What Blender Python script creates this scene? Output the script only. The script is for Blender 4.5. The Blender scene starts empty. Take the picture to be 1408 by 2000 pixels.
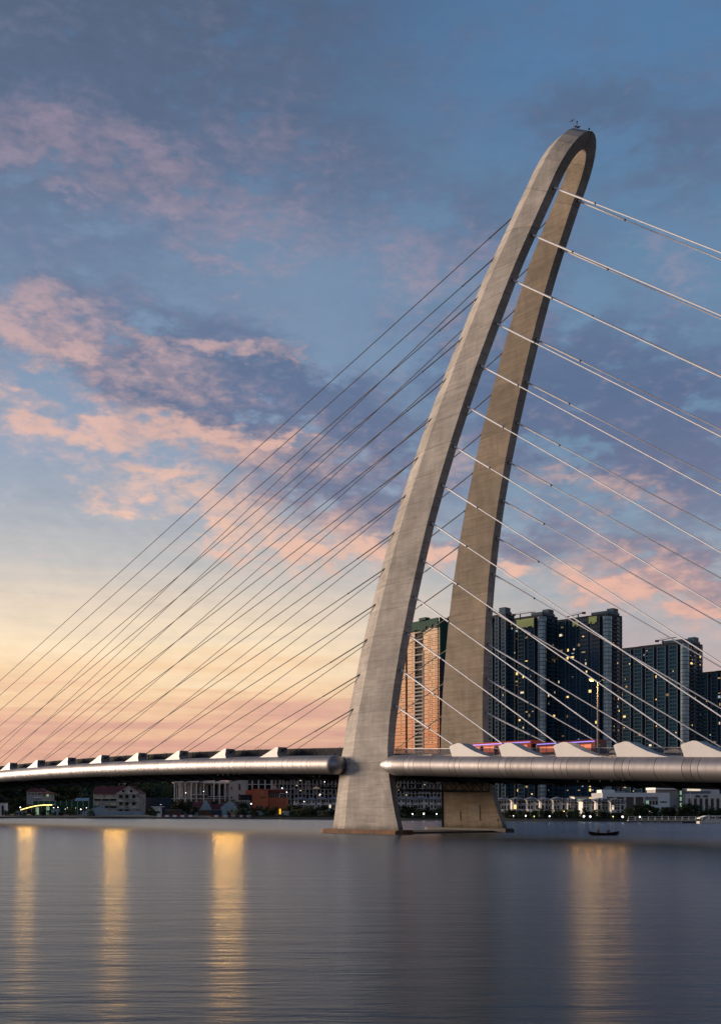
import bpy, bmesh, math, random
from math import radians, sin, cos, pi, atan, atan2, sqrt, degrees
from mathutils import Vector, Matrix, Euler

# ------------------------------------------------------------------ camera
S = bpy.context.scene
C = S.collection
F_PX, W_PX, H_PX = 2200.0, 1408.0, 2000.0
HORIZON, CAM_H = 1580.0, 4.0
cam_d = bpy.data.cameras.new('camera')
cam = bpy.data.objects.new('camera', cam_d)
C.objects.link(cam)
cam.location = (0, 0, CAM_H)
cam.rotation_euler = (radians(90), 0, 0)
cam_d.sensor_fit = 'HORIZONTAL'
cam_d.sensor_width = 36.0
cam_d.lens = F_PX / W_PX * 36.0
cam_d.shift_y = (HORIZON - H_PX / 2) / W_PX
cam_d.clip_start = 0.5
cam_d.clip_end = 20000
S.camera = cam
S.view_settings.view_transform = 'Standard'
S.view_settings.look = 'None'
S.view_settings.exposure = 0.0
S.view_settings.gamma = 1.0
S.view_settings.use_curve_mapping = False
S.render.engine = 'CYCLES'
S.cycles.max_bounces = 6
S.cycles.diffuse_bounces = 2
S.cycles.glossy_bounces = 3
S.cycles.transparent_max_bounces = 6
S.cycles.caustics_reflective = False
S.cycles.caustics_refractive = False
S.cycles.sample_clamp_indirect = 6.0
S.cycles.use_denoising = True


def lin(c):
    return tuple(((v / 255) / 12.92 if v / 255 <= 0.04045 else ((v / 255 + 0.055) / 1.055) ** 2.4) for v in c)


# ------------------------------------------------------------------ sky
SUN_DIR = Vector((-0.867, 0.486, 0.13)).normalized()     # towards the sun, low on the left
world = bpy.data.worlds.new('World')
S.world = world
world.use_nodes = True
wt = world.node_tree
wt.nodes.clear()
WN, WL = wt.nodes.new, wt.links.new


def wset(sock, v):
    if isinstance(v, bpy.types.NodeSocket):
        WL(v, sock)
    else:
        sock.default_value = v


def wmath(op, a, b=None, c=None, clamp=False):
    n = WN('ShaderNodeMath'); n.operation = op; n.use_clamp = clamp
    wset(n.inputs[0], a)
    if b is not None: wset(n.inputs[1], b)
    if c is not None: wset(n.inputs[2], c)
    return n.outputs[0]


def wrange(v, a, b, c, d, mode='SMOOTHSTEP'):
    n = WN('ShaderNodeMapRange'); n.interpolation_type = mode
    for i, x in enumerate((v, a, b, c, d)): wset(n.inputs[i], x)
    return n.outputs[0]


def wmix(f, a, b):
    n = WN('ShaderNodeMix'); n.data_type = 'RGBA'
    wset(n.inputs[0], f); wset(n.inputs[6], a); wset(n.inputs[7], b)
    return n.outputs[2]


def wramp(f, stops):
    n = WN('ShaderNodeValToRGB')
    r = n.color_ramp
    r.interpolation = 'LINEAR'
    while len(r.elements) < len(stops): r.elements.new(0.5)
    for e, (p, c) in zip(r.elements, stops):
        e.position = p / 90.0; e.color = lin(c) + (1,)
    wset(n.inputs[0], f)
    return n.outputs[0]


def wnoise(vec, scale, detail, rough=0.55, dist=0.0, typ=None):
    n = WN('ShaderNodeTexNoise')
    wset(n.inputs['Vector'], vec)
    n.inputs['Scale'].default_value = scale; n.inputs['Detail'].default_value = detail
    n.inputs['Roughness'].default_value = rough; n.inputs['Distortion'].default_value = dist
    return n


tc = WN('ShaderNodeTexCoord')
sep = WN('ShaderNodeSeparateXYZ'); WL(tc.outputs['Generated'], sep.inputs[0])
DX, DY, DZ = sep.outputs
az = wmath('MULTIPLY', wmath('ARCTAN2', DX, DY), 180 / pi)
el = wmath('MULTIPLY', wmath('ARCSINE', DZ), 180 / pi)
comb = WN('ShaderNodeCombineXYZ')
WL(az, comb.inputs[0]); WL(el, comb.inputs[1])
P = comb.outputs[0]
# warp so that cloud edges are ragged
def vmath(op, a, b=None, s=None):
    n = WN('ShaderNodeVectorMath'); n.operation = op
    wset(n.inputs[0], a)
    if b is not None: wset(n.inputs[1], b)
    if s is not None: wset(n.inputs['Scale'], s)
    return n.outputs['Value'] if op == 'LENGTH' else n.outputs[0]


stretch = WN('ShaderNodeMapping'); stretch.inputs['Scale'].default_value = (1.0, 2.1, 1.0)
stretch.inputs['Rotation'].default_value = (0, 0, radians(8))
WL(P, stretch.inputs['Vector'])
warp_a = wnoise(stretch.outputs[0], 0.16, 5, 0.6)
warp_b = wnoise(stretch.outputs[0], 0.75, 5, 0.62)
wa = vmath('SCALE', vmath('SUBTRACT', warp_a.outputs['Color'], (0.5, 0.5, 0.5)), s=5.0)
wb = vmath('SCALE', vmath('SUBTRACT', warp_b.outputs['Color'], (0.5, 0.5, 0.5)), s=1.7)
PW = vmath('ADD', P, vmath('ADD', wa, wb))


def px2ang(x, y):
    a = atan((x - 704) / F_PX)
    return degrees(a), degrees(atan((HORIZON - y) / F_PX * cos(a)))


def blobs(lst):
    tot = None
    for x, y, rx, ry, ang, w in lst:
        a, e = px2ang(x, y)
        k = degrees(1 / F_PX) * 1.25
        m = WN('ShaderNodeMapping'); m.vector_type = 'TEXTURE'
        m.inputs['Location'].default_value = (a, e, 0)
        m.inputs['Rotation'].default_value = (0, 0, radians(-ang))
        m.inputs['Scale'].default_value = (rx * k * 1.25, ry * k * 1.25, 1)
        WL(PW, m.inputs['Vector'])
        l = vmath('LENGTH', m.outputs[0])
        v = wrange(l, 0.0, 1.25, w, 0.0)
        tot = v if tot is None else wmath('MAXIMUM', tot, v)
    return tot


DARK = [(60, 120, 480, 230, 0, 1.0), (400, 190, 230, 70, 12, .7), (620, 300, 220, 110, 18, .62), (560, 400, 120, 60, 20, .5),
        (170, 610, 210, 70, 14, .9), (430, 770, 350, 100, 16, 1.15), (690, 850, 220, 90, 22, .95),
        (640, 960, 220, 80, 20, 1.0), (760, 1030, 140, 60, 20, .9), (1190, 830, 300, 150, 20, 1.2),
        (1060, 700, 150, 75, 28, .9), (1390, 900, 110, 100, 0, .8), (1040, 1055, 130, 42, 6, 1.0),
        (1310, 1105, 190, 62, 10, 1.1), (960, 450, 170, 80, 10, .6), (1300, 300, 170, 70, 12, .55), (1150, 240, 140, 55, 0, .5),
        (-350, 500, 300, 90, 5, .9), (1800, 700, 300, 120, 5, .9),
        (2300, 1100, 400, 60, 0, .8), (-700, 950, 300, 70, 0, .8)]
PINK = [(500, 470, 150, 60, 8, .62), (820, 500, 150, 70, 10, .5), (200, 320, 260, 60, 8, .6), (560, 300, 150, 60, 15, .4), (950, 600, 120, 60, 10, .35), (130, 650, 200, 80, 10, .62), (300, 850, 340, 45, 4, .7), (480, 1010, 300, 60, 12, .68), (330, 740, 150, 50, 10, .45), (1240, 1130, 200, 55, 12, .6), (90, 285, 130, 38, 5, .8), (310, 305, 140, 40, 12, .8), (345, 385, 80, 32, 0, .75), (110, 365, 90, 18, 18, .6),
        (475, 395, 50, 38, 0, .7), (400, 510, 90, 14, 22, .6), (540, 500, 90, 22, 15, .6), 
        (420, 35, 60, 30, 20, .4), (70, 50, 90, 30, 0, .35),
        (60, 595, 105, 45, 8, 1.0), (40, 665, 70, 26, 15, .9), (135, 700, 95, 24, -5, .9), (105, 760, 70, 22, 20, .8),
        (290, 665, 70, 20, 30, .8), (410, 688, 100, 14, 10, .75), (520, 710, 70, 12, 12, .6), 
        (60, 823, 80, 22, 12, 1.1), (200, 850, 110, 30, 8, 1.1), (380, 850, 150, 27, 3, 1.1), (530, 862, 90, 16, 3, 1.0),
        (320, 940, 80, 26, 10, 1.0), (290, 1000, 120, 15, 12, 1.0),
        (430, 1030, 100, 27, 18, 1.05), (600, 1065, 130, 22, 10, 1.15), (750, 1085, 130, 24, 12, 1.15), (480, 990, 160, 27, 22, .8),
        (1180, 1120, 120, 24, 12, 1.1), (1245, 1150, 120, 24, 15, 1.1), (1000, 1112, 70, 18, 0, 1.0), (1345, 1178, 80, 18, 5, 1.0),
        (880, 1095, 60, 20, 0, .9), (1180, 965, 120, 26, 5, .6), (860, 900, 60, 30, 0, .5), (1290, 500, 70, 24, 20, .4),
        (560, 700, 60, 12, 8, .6)]
fine = wnoise(stretch.outputs[0], 1.1, 6, 0.56, 0.3)
soft = wnoise(stretch.outputs[0], 0.28, 4, 0.55)
fn = wmath('SUBTRACT', fine.outputs[0], 0.5)
sn = wmath('SUBTRACT', soft.outputs[0], 0.5)
D = blobs(DARK)
Pk = blobs(PINK)
D = wmath('ADD', D, wmath('ADD', wmath('MULTIPLY', fn, 0.42), wmath('MULTIPLY', sn, 1.0)))
D = wmath('ADD', D, wrange(el, 13.0, 24.0, 0.0, 0.30))
D = wrange(D, 0.04, 1.0, 0.0, 1.0)
Pk = wmath('ADD', Pk, wmath('ADD', wmath('MULTIPLY', fn, 0.85), wmath('MULTIPLY', sn, 0.75)))
Pk = wrange(Pk, 0.0, 1.02, 0.0, 1.0)
# horizontal veils close to the horizon
veil_map = WN('ShaderNodeMapping'); veil_map.inputs['Scale'].default_value = (0.06, 1.0, 1.0)
WL(P, veil_map.inputs['Vector'])
veil = wnoise(veil_map.outputs[0], 1.1, 5, 0.6, 0.4)
vfade = wrange(el, 12.0, 2.0, 0.2, 1.0)
el2 = wmath('ADD', el, wmath('MULTIPLY', wmath('MULTIPLY', wmath('SUBTRACT', veil.outputs[0], 0.5), 11.0), vfade))
eln = wmath('DIVIDE', wmath('MAXIMUM', el2, 0.0), 90.0, clamp=True)
rampL = wramp(eln, [(0, (190, 138, 134)), (3, (216, 160, 146)), (4.6, (232, 180, 152)), (6.2, (248, 208, 166)), (8, (253, 226, 190)), (10, (228, 208, 188)), (12.3, (190, 187, 186)), (15, (158, 166, 182)),
                    (17.5, (142, 158, 182)), (21, (126, 149, 178)), (26, (118, 142, 171)), (32, (86, 115, 150)), (36, (74, 103, 140)), (60, (50, 82, 125)), (90, (42, 70, 112))])
rampR = wramp(eln, [(0, (180, 140, 145)), (5, (196, 168, 164)), (8, (186, 172, 174)), (10.5, (170, 172, 178)), (12.8, (146, 160, 178)), (15, (126, 151, 176)),
                    (18, (108, 138, 168)), (23, (110, 142, 174)), (28, (94, 130, 166)), (33, (84, 124, 166)), (36, (82, 123, 166)),
                    (60, (55, 90, 135)), (90, (45, 75, 118))])
f_az = wrange(az, -4.0, 12.0, 0.0, 1.0)
f_az = wmath('MAXIMUM', f_az, wrange(az, -70.0, -130.0, 0.0, 0.75))
base = wmix(f_az, rampL, rampR)
dcol = wramp(eln, [(0, (150, 115, 130)), (8, (160, 140, 150)), (12, (122, 116, 142)), (15, (104, 108, 140)), (20, (86, 102, 138)), (26, (96, 114, 146)), (31, (84, 100, 130)), (36, (78, 90, 114)), (90, (50, 70, 105))])
pcol = wramp(eln, [(0, (240, 170, 140)), (10, (238, 180, 160)), (14, (242, 192, 166)), (20, (220, 176, 164)), (26, (158, 144, 162)), (31, (140, 126, 146)), (36, (100, 112, 142)), (90, (60, 80, 120))])
sky = wmix(wmath('MULTIPLY', D, 0.92), base, dcol)
sky = wmix(wmath('MULTIPLY', Pk, 0.88), sky, pcol)
# thin mottling over the whole sky
mot = wrange(wmath('ADD', wmath('MULTIPLY', fn, 1.0), wmath('MULTIPLY', sn, 1.4)), -0.5, 0.5, 0.90, 1.10, 'LINEAR')
sky = vmath('SCALE', sky, s=wmath('MULTIPLY', mot, wrange(az, 25.0, 140.0, 1.0, 0.55)))
# below the horizon: dark ground tone
sky = wmix(wrange(el, -0.5, -4.0, 0.0, 1.0), sky, lin((70, 70, 75)) + (1,))
bg = WN('ShaderNodeBackground'); WL(sky, bg.inputs[0]); bg.inputs[1].default_value = 0.93
nish = WN('ShaderNodeTexSky'); nish.sky_type = 'NISHITA'; nish.sun_disc = False
nish.sun_elevation = math.asin(SUN_DIR.z); nish.sun_rotation = atan2(SUN_DIR.x, SUN_DIR.y)
nish.altitude = 10; nish.dust_density = 2.0
bg2 = WN('ShaderNodeBackground'); WL(nish.outputs[0], bg2.inputs[0]); bg2.inputs[1].default_value = 0.02
add = WN('ShaderNodeAddShader'); WL(bg.outputs[0], add.inputs[0]); WL(bg2.outputs[0], add.inputs[1])
wo_ = WN('ShaderNodeOutputWorld'); WL(add.outputs[0], wo_.inputs[0])
world.cycles.sampling_method = 'MANUAL'
world.cycles.sample_map_resolution = 512

# ------------------------------------------------------------------ sun
sun_d = bpy.data.lights.new('sun', 'SUN')
sun_d.energy = 5.0
sun_d.angle = radians(14)
sun_d.color = (1.0, 0.77, 0.58)
sun = bpy.data.objects.new('sun', sun_d)
C.objects.link(sun)
sun.rotation_euler = (-SUN_DIR).to_track_quat('-Z', 'Y').to_euler()
sun.location = (-300, -100, 200)

# ------------------------------------------------------------------ materials
def mat(name, col, rough=0.7, metal=0.0, var=0.0, nscale=1.0, bump=0.0, stretch=(1, 1, 1), emit=None, estr=0.0, alpha=1.0, spec=0.5, col2=None, tex='Object'):
    m = bpy.data.materials.new(name); m.use_nodes = True
    t = m.node_tree; b = t.nodes['Principled BSDF']
    b.inputs['Base Color'].default_value = tuple(col) + (1,)
    b.inputs['Roughness'].default_value = rough; b.inputs['Metallic'].default_value = metal
    b.inputs['Specular IOR Level'].default_value = spec
    b.inputs['Alpha'].default_value = alpha
    if emit:
        b.inputs['Emission Color'].default_value = tuple(emit) + (1,); b.inputs['Emission Strength'].default_value = estr
    if var or bump:
        tcn = t.nodes.new('ShaderNodeTexCoord'); mp = t.nodes.new('ShaderNodeMapping'); mp.inputs['Scale'].default_value = stretch
        t.links.new(tcn.outputs[tex], mp.inputs[0])
        n = t.nodes.new('ShaderNodeTexNoise'); n.inputs['Scale'].default_value = nscale; n.inputs['Detail'].default_value = 6; n.inputs['Roughness'].default_value = 0.65
        t.links.new(mp.outputs[0], n.inputs['Vector'])
        if var:
            r = t.nodes.new('ShaderNodeMix'); r.data_type = 'RGBA'
            c2 = col2 or tuple(v * (1 - var) for v in col)
            mr = t.nodes.new('ShaderNodeMapRange'); mr.inputs[1].default_value = 0.3; mr.inputs[2].default_value = 0.7
            t.links.new(n.outputs[0], mr.inputs[0]); t.links.new(mr.outputs[0], r.inputs[0])
            r.inputs[6].default_value = tuple(c2) + (1,); r.inputs[7].default_value = tuple(min(1, v * (1 + var * .5)) for v in col) + (1,)
            t.links.new(r.outputs[2], b.inputs['Base Color'])
        if bump:
            bp = t.nodes.new('ShaderNodeBump'); bp.inputs['Strength'].default_value = bump; bp.inputs['Distance'].default_value = 0.05
            t.links.new(n.outputs[0], bp.inputs['Height']); t.links.new(bp.outputs[0], b.inputs['Normal'])
    return m


def concrete_mat(name='pylon_concrete', ca=(0.43, 0.405, 0.38), cb=(0.475, 0.43, 0.375)):
    m = bpy.data.materials.new(name); m.use_nodes = True
    t = m.node_tree; b = t.nodes['Principled BSDF']; N, L = t.nodes.new, t.links.new
    tcn = N('ShaderNodeTexCoord')

    def nz(scale, st, det=6, ro=0.6, src='Object', dist=0.0):
        mp = N('ShaderNodeMapping'); mp.inputs['Scale'].default_value = st; L(tcn.outputs[src], mp.inputs[0])
        n = N('ShaderNodeTexNoise'); n.inputs['Scale'].default_value = scale; n.inputs['Detail'].default_value = det; n.inputs['Roughness'].default_value = ro
        n.inputs['Distortion'].default_value = dist
        L(mp.outputs[0], n.inputs['Vector']); return n.outputs[0]

    def rng(v, a, b_, c, d):
        n = N('ShaderNodeMapRange'); L(v, n.inputs[0])
        for i, x in enumerate((a, b_, c, d)): n.inputs[i + 1].default_value = x
        return n.outputs[0]

    def mul(a, b_):
        n = N('ShaderNodeMath'); n.operation = 'MULTIPLY'; L(a, n.inputs[0]); L(b_, n.inputs[1]); return n.outputs[0]
    blotch = rng(nz(0.16, (1, 1, 1), 7), 0.3, 0.7, 0.74, 1.16)
    streak = rng(nz(0.9, (1, 1, 0.10), 5), 0.3, 0.75, 1.10, 0.86)
    board = rng(nz(2.2, (0.10, 0.10, 1.0), 4), 0.35, 0.7, 0.84, 1.10)
    grain = rng(nz(5.0, (1, 1, 1), 4), 0.3, 0.7, 0.95, 1.05)
    stain = rng(nz(0.055, (1, 1, 0.9), 8, 0.7, dist=1.0), 0.56, 0.72, 1.0, 0.58)
    sxyz = N('ShaderNodeSeparateXYZ'); L(tcn.outputs['Object'], sxyz.inputs[0])
    wob = N('ShaderNodeMath'); wob.operation = 'MULTIPLY_ADD'; L(nz(0.8, (1, 1, .3), 4), wob.inputs[0]); wob.inputs[1].default_value = -1.6; L(sxyz.outputs[2], wob.inputs[2])
    tide = rng(wob.outputs[0], -0.1, 0.75, 0.42, 1.0)
    # board joints laid out on the face (u across, v along the leg)
    br = N('ShaderNodeTexBrick'); L(tcn.outputs['UV'], br.inputs['Vector'])
    br.inputs['Color1'].default_value = (1, 1, 1, 1); br.inputs['Color2'].default_value = (.86, .86, .86, 1); br.inputs['Mortar'].default_value = (.62, .6, .58, 1)
    br.inputs['Scale'].default_value = 1.0; br.inputs['Brick Width'].default_value = 2.4; br.inputs['Row Height'].default_value = 1.2
    br.inputs['Mortar Size'].default_value = 0.035; br.inputs['Mortar Smooth'].default_value = 0.6
    fac = mul(mul(mul(mul(blotch, streak), mul(board, grain)), stain), tide)
    patchy = rng(nz(0.5, (1, 1, 1), 5), 0.40, 0.62, 0.1, 1.0)
    mb_ = N('ShaderNodeMix'); mb_.data_type = 'RGBA'; L(patchy, mb_.inputs[0]); mb_.inputs[6].default_value = (1, 1, 1, 1); L(br.outputs[0], mb_.inputs[7])
    base_ = N('ShaderNodeMix'); base_.data_type = 'RGBA'; L(nz(0.3, (1, 1, 1), 4), base_.inputs[0])
    base_.inputs[6].default_value = ca + (1,); base_.inputs[7].default_value = cb + (1,)
    oi = N('ShaderNodeObjectInfo'); liftv = rng(oi.outputs['Random'], 0.0, 1.0, 0.91, 1.07)
    v = N('ShaderNodeVectorMath'); v.operation = 'MULTIPLY'; L(base_.outputs[2], v.inputs[0]); L(mb_.outputs[2], v.inputs[1])
    v2 = N('ShaderNodeVectorMath'); v2.operation = 'SCALE'; L(v.outputs[0], v2.inputs[0]); L(mul(fac, liftv), v2.inputs['Scale'])
    L(v2.outputs[0], b.inputs['Base Color'])
    b.inputs['Roughness'].default_value = 0.85; b.inputs['Specular IOR Level'].default_value = 0.25
    bp = N('ShaderNodeBump'); bp.inputs['Strength'].default_value = 0.5; bp.inputs['Distance'].default_value = 0.06
    L(fac, bp.inputs['Height']); L(bp.outputs[0], b.inputs['Normal'])
    return m


def tube_mat():
    m = bpy.data.materials.new('brushed_steel_cladding'); m.use_nodes = True
    t = m.node_tree; b = t.nodes['Principled BSDF']; N, L = t.nodes.new, t.links.new
    tcn = N('ShaderNodeTexCoord'); mp = N('ShaderNodeMapping'); L(tcn.outputs['UV'], mp.inputs[0]); mp.inputs['Scale'].default_value = (1.0, 0.12, 1)
    n = N('ShaderNodeTexNoise'); n.inputs['Scale'].default_value = 1.6; n.inputs['Detail'].default_value = 7; n.inputs['Roughness'].default_value = 0.7; L(mp.outputs[0], n.inputs['Vector'])
    r = N('ShaderNodeValToRGB'); L(n.outputs[0], r.inputs[0])
    r.color_ramp.elements[0].position = 0.34; r.color_ramp.elements[0].color = (0.27, 0.255, 0.26, 1)
    r.color_ramp.elements[1].position = 0.62; r.color_ramp.elements[1].color = (0.37, 0.35, 0.36, 1)
    oi = N('ShaderNodeObjectInfo'); mr = N('ShaderNodeMapRange'); L(oi.outputs['Random'], mr.inputs[0]); mr.inputs[3].default_value = 0.80; mr.inputs[4].default_value = 1.06
    v2 = N('ShaderNodeVectorMath'); v2.operation = 'SCALE'; L(r.outputs[0], v2.inputs[0]); L(mr.outputs[0], v2.inputs['Scale'])
    L(v2.outputs[0], b.inputs['Base Color'])
    b.inputs['Metallic'].default_value = 0.85
    rr = N('ShaderNodeMapRange'); L(n.outputs[0], rr.inputs[0]); rr.inputs[1].default_value = .3; rr.inputs[2].default_value = .7; rr.inputs[3].default_value = 0.60; rr.inputs[4].default_value = 0.48
    L(rr.outputs[0], b.inputs['Roughness'])
    return m


def water_mat():
    m = bpy.data.materials.new('river_water'); m.use_nodes = True
    t = m.node_tree; t.nodes.clear(); N, L = t.nodes.new, t.links.new
    tcn = N('ShaderNodeTexCoord')

    def nz(st, scale, det, ro=0.6):
        mp = N('ShaderNodeMapping'); mp.inputs['Scale'].default_value = st; L(tcn.outputs['Object'], mp.inputs[0])
        n = N('ShaderNodeTexNoise'); n.inputs['Scale'].default_value = scale; n.inputs['Detail'].default_value = det; n.inputs['Roughness'].default_value = ro
        L(mp.outputs[0], n.inputs['Vector']); return n.outputs[0]
    big = nz((0.12, 1.0, 1), 0.03, 5)
    med = nz((0.22, 1.0, 1), 0.55, 3)
    fin = nz((0.30, 1.0, 1), 2.4, 4)
    rg = N('ShaderNodeMapRange'); L(big, rg.inputs[0]); rg.inputs[1].default_value = .32; rg.inputs[2].default_value = .68; rg.inputs[3].default_value = WATER_R0; rg.inputs[4].default_value = WATER_R1
    bp = N('ShaderNodeBump'); bp.inputs['Strength'].default_value = 0.9; bp.inputs['Distance'].default_value = WATER_B1; L(med, bp.inputs['Height'])
    bp2 = N('ShaderNodeBump'); bp2.inputs['Strength'].default_value = 0.9; bp2.inputs['Distance'].default_value = WATER_B2; L(fin, bp2.inputs['Height']); L(bp.outputs[0], bp2.inputs['Normal'])
    # silty river water: a dull blue-grey body under a fresnel sheen
    body = N('ShaderNodeBsdfDiffuse'); body.inputs[0].default_value = (0.024, 0.036, 0.042, 1)
    gl = N('ShaderNodeBsdfAnisotropic'); gl.inputs['Color'].default_value = WATER_SHEEN; L(rg.outputs[0], gl.inputs['Roughness']); L(bp2.outputs[0], gl.inputs['Normal'])
    fr = N('ShaderNodeFresnel'); fr.inputs['IOR'].default_value = 1.33; L(bp2.outputs[0], fr.inputs['Normal'])
    mx = N('ShaderNodeMixShader'); L(fr.outputs[0], mx.inputs[0]); L(body.outputs[0], mx.inputs[1]); L(gl.outputs[0], mx.inputs[2])
    out = N('ShaderNodeOutputMaterial'); L(mx.outputs[0], out.inputs[0])
    return m


WATER_SHEEN = (0.49, 0.56, 0.645, 1)
WATER_R0, WATER_R1, WATER_B1, WATER_B2 = 0.215, 0.24, 0.11, 0.045
M = {}
M['concrete'] = concrete_mat()
M['concrete_in_shaded'] = concrete_mat('pylon_inner_shaded_concrete', (0.33, 0.285, 0.24), (0.385, 0.315, 0.24))  # darker, browner tone paints the shade of the inner faces into the concrete
M['tube'] = tube_mat()
M['water'] = water_mat()
M['fin'] = mat('painted_steel_offwhite', (0.78, 0.75, 0.72), 0.5, var=0.08, nscale=0.8)
M['fin_dark'] = mat('fin_inner_steel', (0.10, 0.105, 0.12), 0.5)
M['cable'] = mat('cable_sheath', (0.66, 0.66, 0.69), 0.5)
M['cable_backlit'] = mat('backlit_cable_sheath', (0.12, 0.105, 0.095), 0.6)  # left stays: their backlit darkness is put into the sheath colour
M['collar'] = mat('cable_collar', (0.06, 0.06, 0.07), 0.5)
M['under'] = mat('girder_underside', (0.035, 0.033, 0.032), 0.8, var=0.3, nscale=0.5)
M['asphalt'] = mat('asphalt', (0.05, 0.05, 0.052), 0.9, var=0.2, nscale=3)
M['rail'] = mat('rail_steel', (0.42, 0.42, 0.44), 0.4, metal=0.6)
M['rail_dark'] = mat('dark_rail_panel', (0.030, 0.032, 0.040), 0.85, spec=0.1, var=0.2, nscale=1)
M['rust'] = mat('rusty_fender', (0.20, 0.085, 0.035), 0.85, var=0.5, nscale=0.9, bump=0.3, col2=(0.07, 0.045, 0.03))
M['wet'] = mat('wet_dark_concrete', (0.05, 0.046, 0.042), 0.6, var=0.3, nscale=1)
M['led_warm'] = mat('warm_light_strip', (0.8, 0.6, 0.4), 0.5, emit=(1.0, 0.62, 0.32), estr=2.6)
M['truss'] = mat('dark_truss_steel', (0.03, 0.027, 0.026), 0.6)


def glass_panel_mat(name, col, alpha, rough=0.05):
    return mat(name, col, rough, alpha=alpha)


M['rail_glass'] = glass_panel_mat('tinted_rail_glass', (0.10, 0.12, 0.15), 0.5)

# ------------------------------------------------------------------ mesh helpers
class MB:
    def __init__(s): s.v = []; s.f = []; s.mi = []; s.uv = {}; s.smooth = False

    def quad(s, a, b, c, d, m=0):
        n = len(s.v); s.v += [tuple(a), tuple(b), tuple(c), tuple(d)]; s.f.append((n, n + 1, n + 2, n + 3)); s.mi.append(m)

    def poly(s, pts, m=0):
        n = len(s.v); s.v += [tuple(p) for p in pts]; s.f.append(tuple(range(n, n + len(pts)))); s.mi.append(m)

    def box(s, c, size, rz=0.0, m=0, ax=None):
        hx, hy, hz = size[0] / 2, size[1] / 2, size[2] / 2
        cs, sn_ = cos(rz), sin(rz); n = len(s.v)
        for dz in (-hz, hz):
            for dx, dy in ((-hx, -hy), (hx, -hy), (hx, hy), (-hx, hy)):
                s.v.append((c[0] + dx * cs - dy * sn_, c[1] + dx * sn_ + dy * cs, c[2] + dz))
        for f in ((0, 3, 2, 1), (4, 5, 6, 7), (0, 1, 5, 4), (1, 2, 6, 5), (2, 3, 7, 6), (3, 0, 4, 7)):
            s.f.append(tuple(n + i for i in f)); s.mi.append(m)

    def prism(s, pts, z0, z1, m=0, z1s=None):
        n = len(s.v); k = len(pts)
        for p in pts: s.v.append((p[0], p[1], z0))
        for i, p in enumerate(pts): s.v.append((p[0], p[1], z1s[i] if z1s else z1))
        for i in range(k):
            j = (i + 1) % k; s.f.append((n + i, n + j, n + k + j, n + k + i)); s.mi.append(m)
        s.f.append(tuple(n + i for i in reversed(range(k)))); s.mi.append(m)
        s.f.append(tuple(n + k + i for i in range(k))); s.mi.append(m)

    def loft(s, rings, m=0, caps=True, closed=True):
        n = len(s.v); k = len(rings[0])
        for r in rings: s.v += [tuple(p) for p in r]
        for i in range(len(rings) - 1):
            for j in range(k if closed else k - 1):
                j2 = (j + 1) % k
                s.f.append((n + i * k + j, n + i * k + j2, n + (i + 1) * k + j2, n + (i + 1) * k + j)); s.mi.append(m)
        if caps:
            s.f.append(tuple(n + j for j in reversed(range(k)))); s.mi.append(m)
            s.f.append(tuple(n + (len(rings) - 1) * k + j for j in range(k))); s.mi.append(m)

    def tube(s, a, b, r0, r1=None, k=6, m=0, caps=True):
        a, b = Vector(a), Vector(b); r1 = r0 if r1 is None else r1
        d = (b - a)
        if d.length < 1e-6: return
        d.normalize(); u = d.orthogonal().normalized(); w = d.cross(u)
        rings = []
        for p, r in ((a, r0), (b, r1)):
            rings.append([p + (u * cos(2 * pi * i / k) + w * sin(2 * pi * i / k)) * r for i in range(k)])
        s.loft(rings, m, caps)

    def beam(s, a, b, w, h, m=0):
        a, b = Vector(a), Vector(b); d = (b - a).normalized()
        u = Vector((0, 0, 1)).cross(d)
        u = Vector((1, 0, 0)) if u.length < 1e-4 else u.normalized()
        v = d.cross(u)
        rings = [[p + u * sx * w / 2 + v * sy * h / 2 for sx, sy in ((-1, -1), (1, -1), (1, 1), (-1, 1))] for p in (a, b)]
        s.loft(rings, m)

    def ball(s, c, r, k=8, j=6, m=0, sc=(1, 1, 1)):
        rings = []
        for a in range(1, j):
            ph = pi * a / j
            rings.append([(c[0] + r * sc[0] * sin(ph) * cos(2 * pi * i / k), c[1] + r * sc[1] * sin(ph) * sin(2 * pi * i / k), c[2] - r * sc[2] * cos(ph)) for i in range(k)])
        s.loft(rings, m)

    def mesh(s, name, mats, off=(0, 0, 0), smooth=False, uvs=None):
        me = bpy.data.meshes.new(name)
        o = off
        me.from_pydata([(v[0] - o[0], v[1] - o[1], v[2] - o[2]) for v in s.v], [], s.f)
        for mm in (mats if isinstance(mats, (list, tuple)) else [mats]): me.materials.append(mm)
        me.polygons.foreach_set('material_index', s.mi)
        if smooth: me.polygons.foreach_set('use_smooth', [True] * len(s.f))
        if uvs:
            l = me.uv_layers.new(name='UVMap')
            for p in me.polygons:
                for li in p.loop_indices:
                    l.data[li].uv = uvs[me.loops[li].vertex_index]
        me.update()
        return me


def put(name, me, parent=None, loc=(0, 0, 0), rot=(0, 0, 0), kind=None, label=None, cat=None, group=None):
    o = bpy.data.objects.new(name, me); C.objects.link(o)
    o.location = loc; o.rotation_euler = rot
    if parent: o.parent = parent
    if kind: o['kind'] = kind
    if label: o['label'] = label
    if cat: o['category'] = cat
    if group: o['group'] = group
    return o


def thing(name, label, cat, loc=(0, 0, 0), rz=0.0, group=None):
    return put(name, None, None, loc, (0, 0, rz), None, label, cat, group)


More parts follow.
